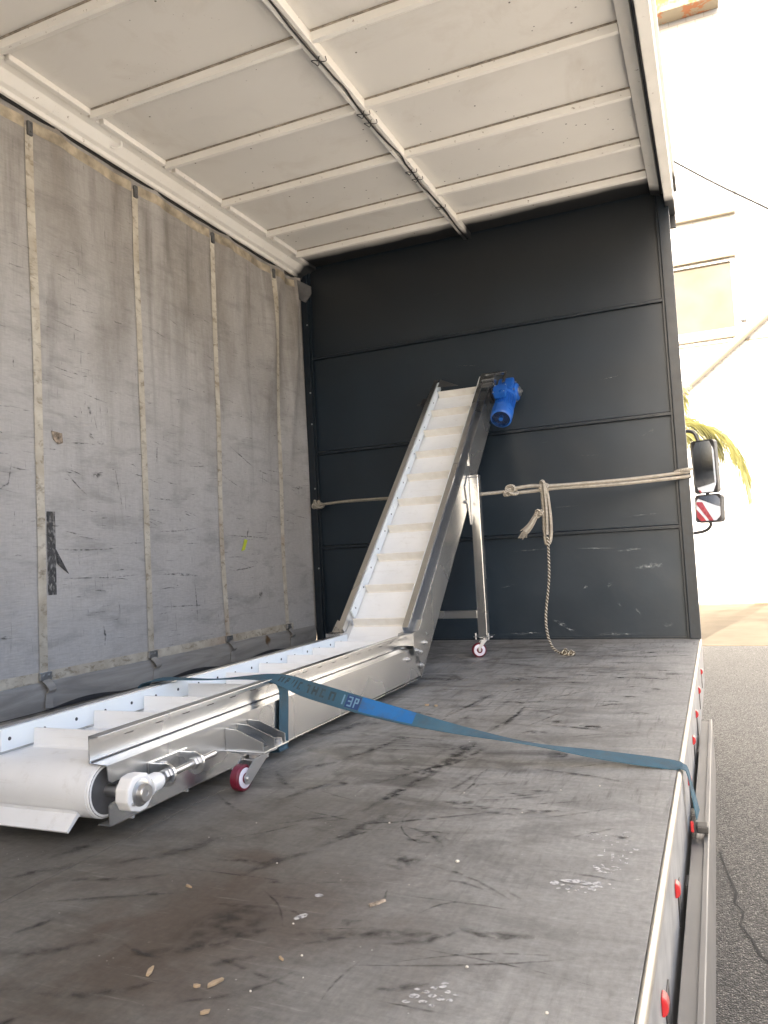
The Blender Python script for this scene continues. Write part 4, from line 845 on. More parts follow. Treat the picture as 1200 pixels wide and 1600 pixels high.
obj('belt_lacing', gd(BX0 + .004, -.062, 1.400, 1.412, .1525, .1550, Ii), 'darkmetal', CV)
# cleats
def cleat_geo(h=.042):
    p = [(-.011, .0), (-.005, .004), (-.0028, h), (.0028, h), (.005, .004), (.011, .0)]
    return gprism([(BX0 + .003, a, b) for a, b in p], (-.0615 - BX0 - .003, 0, 0))
cm_ = mesh_of('cleat', [cleat_geo()], .0008); cm_.materials.append(M['cleat'])
cmb = mesh_of('belt_cleat', [cleat_geo()], .0008); cmb.materials.append(M['belt'])
def put_cleat(y_, z_, ang, me):
    o = obj('cleat', None, None, CV, me=me, loc=(0, y_, z_)); o.rotation_euler = (ang, 0, 0); return o
for s in (.102, .292, .482, .680, .878, 1.076, 1.274, 1.472, 1.668): put_cleat(s, .158 + SL * s, 0, cmb)
for k in range(10):
    p = Ii(0, .13 + k * .2085, .1525); put_cleat(p[1], p[2], AI, cm_)
a_ = R(222)
put_cleat(.022 + .058 * math.cos(a_), .100 + .058 * math.sin(a_), a_ - math.pi / 2, cmb)
for s in (.14, .335, .53, .725, .92, 1.115, 1.31, 1.505, 1.7): put_cleat(s, .040 + SL * s, math.pi, cmb)
for k in range(9):
    p = Ii(0, .15 + k * .2, .045); put_cleat(p[1], p[2], AI + math.pi, cm_)
# tail drum + shaft
DC = (.022, .100)
dr_ = obj('tail_drum', glathe((XLp + .034, *DC), (-.022, *DC), [(0, .02), (0, .0545), (1, .0545), (1, .02)], 32), 'greymetal', CV, smooth=True)
obj('drum_ring', glathe((-.0298, *DC), (-.0215, *DC), [(0, .0565), (.6, .0565), (1, .053), (1, .049), (.5, .049)], 36, caps=False), 'housing', dr_, smooth=True)
obj('drum_shaft', gcyl((XLp - .062, *DC), (.062, *DC), .0125, 18), 'zinc', dr_, smooth=True)
obj('head_drum', gcyl((XLp + .02, *hc), (-.02, *hc), .048, 28), 'greymetal', CV, smooth=True)
# take-up bearings (white housing, threaded rod, ears)
for side in (0, 1):
    f_ = (lambda x: x) if side == 0 else (lambda x: XLp - x)
    ou = []
    for a, r_ in ((22, .040), (58, .041), (92, .038), (122, .041), (158, .040), (194, .041), (226, .041), (262, .038), (296, .041), (332, .040)):
        ou.append((DC[0] + r_ * math.cos(R(a)), DC[1] + r_ * math.sin(R(a))))
    hs = obj('bearing_housing', gprism([(f_(.030), a, b) for a, b in ou], ((.034 if side == 0 else -.034), 0, 0)), 'housing', CV, bev=.005)
    obj('housing_neck', glathe((f_(.047), DC[0] + .033, DC[1] + .001), (f_(.047), DC[0] + .078, DC[1] + .003), [(0, .025), (.45, .020), (.75, .020), (1, .016)], 18), 'housing', hs, smooth=True)
    obj('bearing_ring', glathe((f_(.0630), *DC), (f_(.0675), *DC), [(0, .027), (.6, .027), (1, .022), (1, .016)], 28), 'zinc', hs, smooth=True)
    obj('bearing_cap', glathe((f_(.0675), *DC), (f_(.080), *DC), [(0, .019), (.7, .019), (1, .0165), (1, .006), (.8, .005)], 24), 'zinc', hs, smooth=True)
    obj('grease_nipple', gcyl((f_(.064), DC[0] - .026, DC[1] - .016), (f_(.070), DC[0] - .026, DC[1] - .016), .0035, 8), 'zinc', hs)
    obj('tension_rod', gcyl((f_(.047), .09, .104), (f_(.047), .300, .1085), .0075, 14), 'zinc', CV, smooth=True)
    br_ = obj('rod_bracket', gbox(*sorted((f_(.0005), f_(.0045))), .118, .255, .082 + .001, .132), 'steel', CV, bev=.002)
    for yy in (.124, .226):
        obj('bracket_ear', [glathe((f_(.047), yy - .0035, .106), (f_(.047), yy + .0035, .106), [(0, .0255), (1, .0255)], 26), gbox(*sorted((f_(.005), f_(.040))), yy - .0033, yy + .0033, .088, .130)], 'steel', br_, bev=.0008)
        obj('rod_nut', glathe((f_(.047), yy - .014, .106), (f_(.047), yy - .004, .106), [(0, .014), (1, .014)], 6), 'zinc', br_, bev=.001)
    obj('bracket_bolt', glathe((f_(.0045), .168, .114), (f_(.011), .168, .114), [(0, .009), (1, .009)], 6), 'zinc', br_, bev=.001)
# bend covers with gussets and bolts
for side in (0, 1):
    f_ = (lambda x: x) if side == 0 else (lambda x: XLp - x)
    k1 = [(1.735, .180), (1.735, .236), (1.800, .240), (1.856, .285), (1.892, .246), (1.885, .187), (1.822, .132), (1.756, .140)]
    gp = obj('bend_gusset', gprism([(f_(.0125), a, b) for a, b in k1], ((.0045 if side == 0 else -.0045), 0, 0)), 'steel', CV, bev=.001)
    obj('bend_cover', gprism([(f_(-.052), a, b) for a, b in [(1.738, .182), (1.738, .2335), (1.80, .2365), (1.852, .281), (1.872, .255), (1.82, .19)]], ((.0642 if side == 0 else -.0642), 0, 0)), 'steel', gp, bev=.0015)
    for (yy, zz, xo) in ((1.911, .213, 0), (1.862, .181, .0165), (1.798, .150, .0165), (1.691, .133, 0), (1.847, .088, 0), (1.758, .160, .0165)):
        bo = obj('bolt', [glathe((f_(xo + .0035), yy, zz), (f_(xo + .0105), yy, zz), [(0, .0085), (1, .0085)], 6), gcyl((f_(xo + .0005), yy, zz), (f_(xo + .0035), yy, zz), .011, 14), gcyl((f_(xo + .0105), yy, zz), (f_(xo + .015), yy, zz), .0045, 10)], 'zinc', CV, bev=.0008)
# casters
def caster(x, y, ztop, trail, brake, parent, rw=.038, yaw=0.0, slim=False):
    """swivel caster: wheel on the floor, fork up to a plate at ztop"""
    T = Matrix.Translation((x, y, 0)) @ Matrix.Rotation(yaw, 4, 'Z')
    def tr(gs): return ([tuple(T @ Vector(p)) for p in gs[0]],) + tuple(gs[1:])
    wy = trail
    c = obj('caster', [tr(gbox(-.036, .036, -.030 , .040, ztop - .004, ztop)), tr(gcyl((0, 0, ztop - .016), (0, 0, ztop - .004), .020, 16)),
                       tr(gbox(-.022, .022, -.026, .022, ztop - .020, ztop - .016))], 'zinc', parent, bev=.0015)
    for sx in (-1, 1):
        fk = [(sx * .019, -.034, ztop - .010), (sx * .019, .026, ztop - .010), (sx * .019, wy + .020, rw - .006), (sx * .019, wy + .006, rw - .016), (sx * .019, wy - .010, rw - .012), (sx * .019, wy - .014, rw + .006)]
        if slim: fk = [(sx * .019, -.016, ztop - .015), (sx * .019, .014, ztop - .015), (sx * .019, wy + .007, rw + .010), (sx * .019, wy + .005, rw - .007), (sx * .019, wy - .006, rw - .007), (sx * .019, wy - .008, rw + .010)]
        obj('caster_fork', tr(gprism(fk, (sx * .003, 0, 0))), 'zinc', c, bev=.0008)
    w_ = obj('caster_wheel', tr(glathe((-.013, wy, rw), (.013, wy, rw), [(0, rw - .014), (0, rw - .004), (.15, rw), (.85, rw), (1, rw - .004), (1, rw - .014)], 32)), 'wheelred', c, smooth=True)
    obj('wheel_disc', tr(glathe((-.0150, wy, rw), (.0150, wy, rw), [(0, rw * .4), (.02, rw - .009), (.05, rw - .0075), (.95, rw - .0075), (.98, rw - .009), (1, rw * .4)], 28)), 'wheelhub', w_, smooth=True)
    obj('wheel_hub', tr(glathe((-.0172, wy, rw), (.0172, wy, rw), [(0, .004), (.03, rw * .41), (.97, rw * .41), (1, .004)], 20)), 'wheelred', w_, smooth=True)
    obj('axle_bolt', tr(gcyl((-.026, wy, rw), (.026, wy, rw), .0055, 8)), 'zinc', c)
    if brake:
        obj('brake_pedal', [tr(gprism([(-.016, -.048, ztop - .030), (.016, -.048, ztop - .030), (.018, -.020, ztop - .022), (-.018, -.020, ztop - .022)], (0, 0, .004))), tr(gprism([(-.014, -.060, ztop - .052), (.014, -.060, ztop - .052), (.016, -.047, ztop - .028), (-.016, -.047, ztop - .028)], (0, .005, .002)))], 'alu', c, bev=.002)
    return c
for side in (0, 1):
    f_ = (lambda x: x) if side == 0 else (lambda x: XLp - x)
    sh = obj('caster_shelf', gbox(*sorted((f_(.0008), f_(.118))), .405, .530, .083, .087), 'steel', CV, bev=.001)
    for yy in (.413, .468, .520):
        obj('shelf_gusset', gprism([(f_(.0009), yy, .0872), (f_(.0009), yy, .140), (f_(.034), yy, .138), (f_(.112), yy, .108), (f_(.112), yy, .0872)], (0, .003, 0)), 'steel', sh, bev=.0006)
    obj('weld_foot', gcyl((f_(.100), .505, .0872), (f_(.100), .505, .100), .011, 10), 'zinc', sh)
    caster(f_(.076), .437, .0828, -.062, True, CV, rw=.032, yaw=R(-6))
# stand legs under the incline
for side in (0, 1):
    f_ = (lambda x: x) if side == 0 else (lambda x: XLp - x)
    lx0, lx1 = sorted((f_(.006), f_(.056)))
    lg = obj('leg', gbox(lx0, lx1, 2.715, 2.765, .112, .955), 'steel', CV, bev=.004)
    obj('leg_bracket', [gprism([(f_(.0008), 2.640, .90), (f_(.0008), 2.700, .965), (f_(.0008), 2.790, .94), (f_(.0008), 2.790, .70), (f_(.0008), 2.700, .70)], ((.005 if side == 0 else -.005), 0, 0))], 'steel', lg, bev=.001)
    obj('leg_cap', gprism([(lx0, 2.715, .955), (lx1, 2.715, .955), (lx1, 2.765, .955), (lx0, 2.765, .955)], (0, 0, .012)), 'steel', lg, bev=.003)
    fp = obj('foot_plate', gbox(f_(.031) - .045, f_(.031) + .045, 2.69, 2.79, .1075, .1118), 'steel', lg, bev=.001)
    for dx in (-.034, .034):
        obj('foot_bolt', gcyl((f_(.031) + dx, 2.70, .095), (f_(.031) + dx, 2.70, .128), .005, 8), 'zinc', lg)
    caster(f_(.031), 2.735, .1072, -.030, False, CV, yaw=R(-62), slim=True)
obj('cross_bar', gbox(XLp - .0055, .0055, 2.722, 2.758, .205, .245), 'steel', CV, bev=.003)
obj('leg_stud', gbox(.001, .006, 2.742, 2.752, 1.02, 1.09), 'steel', CV)
obj('plate_bolt', glathe((.0005, 2.640, .82), (.010, 2.640, .82), [(0, .010), (1, .010)], 6), 'zinc', CV, bev=.001)
# gear motor: axis runs down the slope beside the right-hand plate
MX, MN = .118, .135
def Pm(x, s, n): return Ii(x, s, n)
GM = obj('gear_motor', glathe(Pm(MX, 1.760, MN), Pm(MX, 1.925, MN), [(0, .060), (1, .060)], 28), 'blue', CV, smooth=True)
fins = []
for k in range(22):
    a = 2 * math.pi * k / 22; ca_, sa_ = math.cos(a), math.sin(a)
    q = []
    for (rr_, ww) in ((.058, -.0016), (.069, -.0010), (.069, .0010), (.058, .0016)): q.append((MX + rr_ * ca_ - ww * sa_, MN + rr_ * sa_ + ww * ca_))
    v = [Pm(a_, 1.775, b_) for a_, b_ in q] + [Pm(a_, 1.905, b_) for a_, b_ in q]
    fins.append((v, [(0, 1, 2, 3), (7, 6, 5, 4)] + [(i, (i + 1) % 4, 4 + (i + 1) % 4, 4 + i) for i in range(4)]))
obj('cooling_fins', fins, 'blue', GM)
obj('fan_cover', glathe(Pm(MX, 1.672, MN), Pm(MX, 1.775, MN), [(0, .060), (.05, .068), (.10, .071), (1, .072), (1, .066)], 32, caps=False), 'blue', GM, smooth=True)
gr = []
for k in range(5): gr.append(gtube([Pm(MX + (.012 + .012 * k) * math.cos(2 * math.pi * j / 24), 1.674, MN + (.012 + .012 * k) * math.sin(2 * math.pi * j / 24)) for j in range(25)], .0016, 5))
for k in range(12):
    a = 2 * math.pi * k / 12; gr.append(gtube([Pm(MX + .010 * math.cos(a), 1.674, MN + .010 * math.sin(a)), Pm(MX + .062 * math.cos(a), 1.674, MN + .062 * math.sin(a))], .0016, 5))
obj('fan_grille', gr, 'bluedark', GM)
obj('fan_hub', glathe(Pm(MX, 1.672, MN), Pm(MX, 1.70, MN), [(0, .014), (1, .014)], 14), 'blue', GM)
obj('fan', [glathe(Pm(MX, 1.705, MN), Pm(MX, 1.715, MN), [(0, .060), (1, .060)], 24)], 'blackplastic', GM)
obj('end_shield', glathe(Pm(MX, 1.915, MN), Pm(MX, 1.955, MN), [(0, .066), (.4, .070), (.7, .070), (1, .050)], 28), 'blue', GM, smooth=True)
def pbox(x0, x1, s0, s1, n0, n1): return gd(x0, x1, s0, s1, n0, n1, Ii)
tb = obj('terminal_box', pbox(.062, .142, 1.835, 1.925, .196, .238), 'blue', GM, bev=.006)
obj('box_lid', pbox(.058, .146, 1.831, 1.929, .2385, .247), 'blue', tb, bev=.003)
for dx, ds in ((.066, 1.839), (.138, 1.839), (.066, 1.921), (.138, 1.921)):
    obj('lid_screw', glathe(Ii(dx, ds, .247), Ii(dx, ds, .251), [(0, .004), (1, .003)], 8), 'zinc', tb)
gb = obj('gearbox', pbox(.055, .165, 1.956, 2.095, .055, .200), 'blue', GM, bev=.016)
obj('gearbox_cover', glathe(Ii(.165, 2.03, .115), Ii(.190, 2.03, .115), [(0, .062), (.5, .062), (.8, .055), (1, .040)], 26), 'blue', gb, smooth=True)
obj('output_flange', glathe(Ii(.190, 2.03, .115), Ii(.202, 2.03, .115), [(0, .034), (.6, .034), (1, .026)], 22), 'zinc', gb, smooth=True)
obj('output_bolt', glathe(Ii(.202, 2.03, .115), Ii(.214, 2.03, .115), [(0, .010), (1, .009)], 6), 'zinc', gb)
for (s_, n_) in ((1.985, .07), (1.985, .165), (2.075, .07), (2.075, .165)):
    obj('gearbox_bolt', glathe(Ii(.165, s_, n_), Ii(.173, s_, n_), [(0, .008), (1, .008)], 6), 'zinc', gb)
obj('mount_flange', glathe(Ii(.002, 2.03, .100), Ii(.055, 2.03, .115), [(0, .050), (.3, .050), (.35, .042), (1, .045)], 24), 'darkmetal', gb, smooth=True)
# take-up frame at the head end, right side, and the small discharge cheek + latch on the left
obj('torque_arm', [pbox(-.020, .115, 2.100, 2.118, .196, .214), pbox(.098, .116, 1.985, 2.0995, .2005, .214)], 'steel', CV, bev=.002)
obj('arm_block', [pbox(-.018, .045, 1.985, 2.03, .2155, .245), pbox(.046, .060, 1.98, 2.035, .200, .250)], 'steel', CV, bev=.003)
obj('guard_strip', pbox(-.020, .050, 1.945, 1.972, .2155, .228), 'alu', CV, bev=.002)
obj('discharge_cheek', gprism([Ii(XLp + .058, 2.12, .212), Ii(XLp + .058, 2.03, .214), Ii(XLp + .16, 2.115, .158), Ii(XLp + .12, 2.13, .17)], Vector(Ii(0, .003, 0)) - Vector(Ii(0, 0, 0))), 'alu', CV)
obj('latch', [pbox(XLp - .045, XLp - .001, 1.93, 1.99, .13, .17), pbox(XLp - .075, XLp - .046, 1.945, 1.955, .15, .156)], 'darkmetal', CV, bev=.003)

# the drive is a compact unit: bring it down to size about its own centre (its mounting flange keeps the plate)
c0_ = Vector(Ii(.118, 1.90, .140))
def shrink(o, k):
    if not o.name.startswith('mount_flange'):
        for v in o.data.vertices: v.co = c0_ + (v.co - c0_) * k
    for ch in o.children: shrink(ch, k)
shrink(GM, .87)
# ================================================================ rope across the headboard
RP = thing('lashing_rope', 'beige braided rope knotted across the headboard with a loose hanging tail', 'rope', (1.45, -.60, 0))
rr = .0092
def ov_knot(c, ax, size, turns=1.0, seed=0):
    """overhand knot: trefoil stretched along ax"""
    u, w = frame_for(ax); ax = Vector(ax).normalized(); out = []
    for k in range(33):
        t = 2 * math.pi * k / 32
        a = (math.sin(t) + 2 * math.sin(2 * t)) / 3; b = (math.cos(t) - 2 * math.cos(2 * t)) / 3; cc = -math.sin(3 * t) * .5
        out.append(Vector(c) + ax * a * size * 1.25 + u * cc * size * .8 + w * b * size * .85)
    return out
L0 = Vector((.055, -.055, .935)); LG = Vector((1.425, -.705, .866)); PO = Vector((2.425, -.062, .937))
def onl(t): return LG + (PO - LG) * t
obj('rope_span', gtube(smooth_path([L0, (.40, -.22, .930), (.95, -.48, .900), (1.35, -.685, .870), LG], 10), rr, 8), 'rope', RP, smooth=True)
obj('rope_span', gtube(smooth_path([LG, onl(.08), onl(.165) + Vector((0, 0, .004))], 6), rr * .95, 8), 'rope', RP, smooth=True)
obj('rope_span', gtube(smooth_path([onl(.16) + Vector((0, -.012, .012)), onl(.24) + Vector((0, -.012, .016)), onl(.34) + Vector((0, -.008, .006)), onl(.6), onl(.8), PO + Vector((0, 0, .006)), PO + Vector((.035, .02, .008))], 8), rr, 8), 'rope', RP, smooth=True)
obj('rope_span', gtube(smooth_path([onl(.16) + Vector((0, .004, -.012)), onl(.24) + Vector((0, .0, -.012)), onl(.36) + Vector((0, .01, -.008)), onl(.6) + Vector((0, .004, -.020)), onl(.8) + Vector((0, .004, -.022)), PO + Vector((0, 0, -.020)), PO + Vector((.035, .02, -.012))], 8), rr, 8), 'rope', RP, smooth=True)
obj('post_wrap', gtube([PO + Vector((-.002 + .045 * math.cos(a), .030 + .050 * math.sin(a), .004 * a)) for a in [R(200 + k * 14) for k in range(12)]], rr, 8), 'rope', RP, smooth=True)
obj('rope_knot', gtube(ov_knot(onl(.135) + Vector((0, -.008, .0)), PO - LG, .034), rr, 8), 'rope', RP, smooth=True)
obj('rope_knot', gtube(ov_knot(onl(.295) + Vector((0, -.012, .006)), (0, .2, 1), .026), rr, 8), 'rope', RP, smooth=True)
obj('rope_knot', [gtube(ov_knot(L0 + Vector((.03, -.012, -.002)), (1, -.3, 0), .032), rr, 8), gtube(ov_knot(L0 + Vector((.0, -.01, .004)), (.3, 0, 1), .022), rr, 8)], 'rope', RP, smooth=True)
HC = onl(.30)
def hp(dx, dz, dy=0): return HC + Vector((dx, -.025 + dy, dz))
obj('rope_loop', gtube(smooth_path([hp(-.01, .012), hp(.012, -.02), hp(.022, -.12), hp(.024, -.22), hp(.014, -.295), hp(-.008, -.305), hp(-.014, -.24), hp(-.012, -.13), hp(-.012, -.03), hp(-.006, .01)], 8), rr * .98, 8), 'rope', RP, smooth=True)
obj('rope_loop', gtube(smooth_path([hp(.002, .012, -.012), hp(.004, -.04, -.012), hp(.006, -.16, -.014), hp(.002, -.26, -.014)], 8), rr * .9, 8), 'rope', RP, smooth=True)
fr_ = smooth_path([hp(-.012, -.15, -.012), hp(-.04, -.135, -.02), hp(-.055, -.16, -.02), hp(-.085, -.205, -.02), hp(-.115, -.235, -.02)], 6)
obj('frayed_end', gtube(fr_, [.011 + .009 * min(1, max(0, (i - 8) / 14)) for i in range(len(fr_))], 8), 'rope', RP, smooth=True)
strands = []
for k in range(16):
    b = fr_[-3]; a_ = Vector((random.uniform(-.045, -.015), random.uniform(-.012, .012), random.uniform(-.045, -.005)))
    o_ = Vector((random.uniform(-.012, .012), random.uniform(-.01, .01), random.uniform(-.012, .012)))
    strands.append(gtube([b + o_, b + o_ + a_ * .5, b + o_ + a_ + Vector((0, 0, -.008))], .0028, 5))
obj('fray_strands', strands, 'rope', RP)
obj('fray_knot', gtube(ov_knot(hp(-.034, -.14, -.02), (-.6, 0, -.5), .020), rr * .9, 7), 'rope', RP, smooth=True)
tl = [hp(.004, -.27, -.012), hp(.004, -.34, -.012), hp(-.002, -.50, -.02), Vector((1.695, -.56, .20)), Vector((1.705, -.60, .10)), Vector((1.735, -.64, .035)), Vector((1.775, -.68, .011)), Vector((1.80, -.70, .011))]
obj('rope_tail', gtube(smooth_path(tl, 12), .0068, 8), 'rope_twist', RP, smooth=True)
obj('tail_knot', [gtube(ov_knot((1.815, -.71, .016), (1, -.35, 0), .018), .0075, 7), gtube(ov_knot((1.845, -.72, .014), (1, -.2, 0), .014), .0065, 7)], 'rope_twist', RP, smooth=True)

# ================================================================ blue lashing strap
ST = thing('lashing_strap', 'worn blue webbing strap pulled over the conveyor and hooked below the deck edge', 'strap', (2.46, -2.70, -.13))
def LW(x, y, z): return CM @ Vector((x, y, z))
def wd(a, yaw=0.0): return Vector((math.sin(yaw) * math.cos(a), math.cos(yaw) * math.cos(a), math.sin(a)))
a0 = LW(-.415, .56, .030); a1 = LW(-.405, .58, .16); a2 = LW(-.385, .600, .224); a3 = LW(-.20, .645, .2235); a4 = LW(-.030, .690, .2230)
e1 = Vector((2.418, -2.705, .0075)); 
def mid(t): return a4 + (e1 - a4) * t - Vector((0, 0, .030 * math.sin(math.pi * t)))
lp_ = [a0, a1, a2, a3, a4, mid(.12), mid(.28), mid(.48), mid(.68), mid(.86), e1, Vector((2.452, -2.705, .0035)), Vector((2.4625, -2.704, -.010)), Vector((2.470, -2.700, -.06)), Vector((2.478, -2.690, -.115))]
ld_ = [wd(0), wd(R(-4)), wd(R(4)), wd(R(-6)), wd(R(14)), wd(R(58)), wd(R(52)), wd(R(16)), wd(R(-9)), wd(R(10)), wd(R(12)), wd(0), wd(0), Vector((.05, 1, 0)), Vector((.12, 1, .1))]
FR = ribbon_frames(lp_, ld_, 10)
obj('long_band', gribbon(FR, .050, .0022), 'strap', ST)
def on_ribbon(u0, u1, v0, v1, off=.0018, n=None):
    """little quad patch lying on the band: u in path samples, v across (-.5...5)"""
    n = n or max(1, int((u1 - u0) * 1.5)); V = []; Fc = []
    for i in range(n + 1):
        u = u0 + (u1 - u0) * i / n; k = int(u); t = u - k
        p = FR[k][0].lerp(FR[k + 1][0], t); d = FR[k][1].lerp(FR[k + 1][1], t).normalized(); nn = FR[k][2].lerp(FR[k + 1][2], t).normalized()
        sgn = 1 if nn.dot(Vector((2.5667, -4.7527, .5545)) - p) > 0 else -1
        for v in (v0, v1): V.append(tuple(p + d * v * .05 + nn * off * sgn))
    for i in range(n): Fc.append((2 * i, 2 * i + 1, 2 * i + 3, 2 * i + 2))
    return V, Fc
# print: faded dark letters, navy box with pale figures, then a bright unfaded stretch
obj('bright_band', on_ribbon(58.6, 66.0, -.40, .47, .0017), 'strap_new', ST)
letters = []
u = 42.0
for st_ in ((0, 1, 2), (0, 2, 4), (0, 1), (0, 2, 3), (1, 2), (0, 1, 4), (0, 2, 3), (0, 1, 2)):
    wlt = 1.15
    for q in st_:
        letters.append({0: on_ribbon(u, u + .32, -.22, .28), 1: on_ribbon(u + .75, u + 1.07, -.22, .28), 2: on_ribbon(u + .32, u + .75, .16, .28), 3: on_ribbon(u + .32, u + .75, -.22, -.10), 4: on_ribbon(u + .32, u + .75, -.04, .12)}[q])
    u += 1.62
obj('faded_lettering', letters, 'ink', ST)
obj('print_box', on_ribbon(56.3, 58.5, -.36, .40, .0020), 'inkbox', ST)
pale = [on_ribbon(55.7, 55.95, -.26, .32, .0024), on_ribbon(56.6, 57.3, .22, .31, .0024), on_ribbon(56.6, 57.3, -.02, .07, .0024), on_ribbon(56.6, 57.3, -.28, -.19, .0024), on_ribbon(57.1, 57.32, -.19, .22, .0024), on_ribbon(57.6, 57.8, -.28, .31, .0024), on_ribbon(57.8, 58.25, .20, .30, .0024), on_ribbon(58.05, 58.27, .02, .22, .0024), on_ribbon(57.8, 58.2, -.02, .06, .0024)]
obj('print_figures', pale, 'inkpale', ST)
hb = [LW(-.034, .705, .2195), LW(-.016, .705, .2165), LW(.004, .702, .19), LW(.0075, .697, .14), LW(.0075, .690, .08), LW(.0065, .684, .030), LW(-.02, .683, .018), LW(-.30, .68, .018)]
obj('hanging_band', gribbon(ribbon_frames(hb, [Vector((0, 1, 0))] * len(hb), 6), .048, .0022), 'strap', ST)
obj('hook', [gbox(2.4625, 2.4725, -2.722, -2.672, -.150, -.105), gbox(2.473, 2.500, -2.715, -2.678, -.152, -.135), gbox(2.4605, 2.4715, -2.714, -2.680, -.172, -.1505)], 'blackplastic', ST, bev=.003)
obj('hook_tab', gbox(2.4605, 2.468, -2.728, -2.7225, -.146, -.120), 'red', ST, bev=.002)

# ================================================================ litter on the deck
def chip(x, y, l, w, rot, label, h=.006):
    random.seed(int(x * 1000)); p = []; l *= .62; w *= .60; h *= .6
    for k, (a, b) in enumerate(((-.5, -.35), (-.1, -.55), (.5, -.12), (.42, .2), (0, .5), (-.45, .3))):
        a += random.uniform(-.14, .14); b += random.uniform(-.22, .22)
        p.append((a * l * math.cos(rot) - b * w * math.sin(rot), a * l * math.sin(rot) + b * w * math.cos(rot), .0012))
    o = obj('wood_chip', gprism(p, (l * .06, 0, h)), 'wood', None, bev=.0004, loc=(x, y, 0), label=label, category='wood chip', group='wood chips on the deck'); return o
chip(1.808, -3.881, .032, .012, R(110), 'narrow pointed wood chip lying leftmost of the near splinters')
chip(1.914, -3.878, .034, .015, R(60), 'broad wood chip, largest of the near splinters on the deck')
chip(1.895, -3.893, .018, .006, R(15), 'thin small splinter just left of the broad wood chip')
chip(1.942, -3.940, .020, .010, R(40), 'small square wood chip nearest the bottom of the picture')
chip(1.683, -3.634, .026, .006, R(-20), 'thin pale splinter on the deck in front of the conveyor end')
chip(1.967, -3.797, .022, .005, R(-35), 'slender pale splinter on the bare middle of the deck', .004)
chip(1.548, -2.06, .022, .010, R(5), 'left one of two wood chips beyond the blue strap', .010)
chip(1.585, -2.068, .020, .010, R(-10), 'right one of two wood chips beyond the blue strap', .010)
stone = mesh_of('grit', [glathe((0, 0, 0), (0, 0, .007), [(0, .003), (.3, .0055), (.75, .0045), (1, .0024)], 7)], 0); stone.materials.append(M['crumb'])
random.seed(11)
for (a, b) in ((2.099, -3.406), (2.341, -3.81), (1.93, -3.70), (1.99, -3.78), (2.02, -3.83), (1.97, -3.88), (2.22, -3.74), (1.62, -3.32), (1.57, -3.42), (1.75, -3.1), (1.9, -3.25), (2.2, -2.95), (2.15, -3.12), (1.99, -3.02), (1.86, -2.55), (2.28, -2.9), (1.78, -3.5), (2.05, -3.52)):
    s_ = random.uniform(.2, .45) if (a, b) != (2.099, -3.406) else .75
    o = obj('grit', None, None, None, me=stone, loc=(a, b, .0008), label='tiny pale crumb of grit scattered on the dark deck', category='grit', group='crumbs of grit on the deck')
    if s_ == .75: o['label'] = 'largest pale crumb of grit, alone on the bare middle of the deck'
    o.scale = (s_, s_ * random.uniform(.7, 1.2), s_ * .8); o.rotation_euler = (0, 0, random.uniform(0, 6))
rb = obj('bark_strip', gprism([(-.030, -.004, .001), (.0, -.006, .001), (.032, -.002, .001), (.030, .004, .001), (-.028, .005, .001)], (0, .001, .004)), 'patch', None, bev=.001, loc=(2.027, -3.600, 0), label='thin rusty brown scrap lying in the middle of the near deck', category='scrap')
rb.rotation_euler = (0, 0, R(55)); rb.scale = (.5, .7, .8)

# ================================================================ white building ahead
BD = thing('white_building', 'tall white sunlit building with cream window blind behind the truck', 'building', (3.0, WY, GZ))
wx0, wx1, wz0, wz1 = 2.00, 3.40, 5.44, 7.14
wl_ = obj('wall', [gbox(-14, wx0, WY, WY + .4, GZ, 15.5), gbox(wx1, 16, WY, WY + .4, GZ, 15.5), gbox(wx0, wx1, WY, WY + .4, GZ, wz0), gbox(wx0, wx1, WY, WY + .4, wz1, 15.5)], 'blockwall', BD)
wi = obj('window', gbox(wx0 - .0, wx1 + .0, WY + .06, WY + .10, wz0, wz1), 'blind', BD)
obj('window_head', gprism([(.9, WY - .12, 7.16), (3.46, WY - .12, 7.16), (3.46, WY - .12, 7.30), (.9, WY - .12, 7.30)], (0, .118, 0)), 'trimcream', wi, bev=.01)
obj('window_sill', gbox(1.9, 3.40, WY - .07, WY - .002, 5.26, 5.33), 'trimcream', wi, bev=.01)
obj('window_frame', [gbox(wx0, wx0 + .05, WY - .012, WY + .058, wz0 + .06, wz1 - .05), gbox(wx1 - .06, wx1 + .02, WY - .012, WY + .058, wz0 + .06, wz1 - .05), gbox(wx0, wx1 + .02, WY - .012, WY + .058, wz0, wz0 + .06), gbox(wx0, wx1 + .02, WY - .012, WY + .058, wz1 - .05, wz1)], 'wallwhite', wi)
obj('ledge', gbox(-2, 3.52, WY - .16, WY - .002, 8.18, 8.28), 'trimcream', BD, bev=.01)
obj('pilaster', gbox(-3, 3.50, WY - .05, WY - .003, 8.29, 12.9), 'wallwhite', BD, bev=.008)
obj('eave', gbox(-3, 3.52, WY - .55, WY - .06, 13.20, 14.4), 'peel', BD, bev=.01)
obj('conduit', gcyl((-2, WY - .02, 5.255), (9, WY - .02, 5.06), .022, 8), 'pipe', BD)
obj('downpipe', gcyl((3.545, WY - .035, 8.30), (3.60, WY - .035, 11.2), .022, 8), 'pipe', BD)
obj('wall_lamp', gbox(3.46, 3.58, WY - .10, WY - .003, 5.60, 5.82), 'greymetal', BD, bev=.02)
dp = Vector((4.042 - 2.062, 0, 5.69 - 4.13)).normalized()
pA = Vector((2.062, WY - .12, 4.13)) - dp * 3.2; pB = Vector((4.042, WY - .12, 5.69)) + dp * 2.0
obj('diagonal_pipe', gcyl(pA, pB, .105, 16), 'pipe', BD, smooth=True)
obj('plinth', gbox(-14, 16, WY - .04, WY - .003, GZ, GZ + .05), 'trimcream', BD, bev=.01)
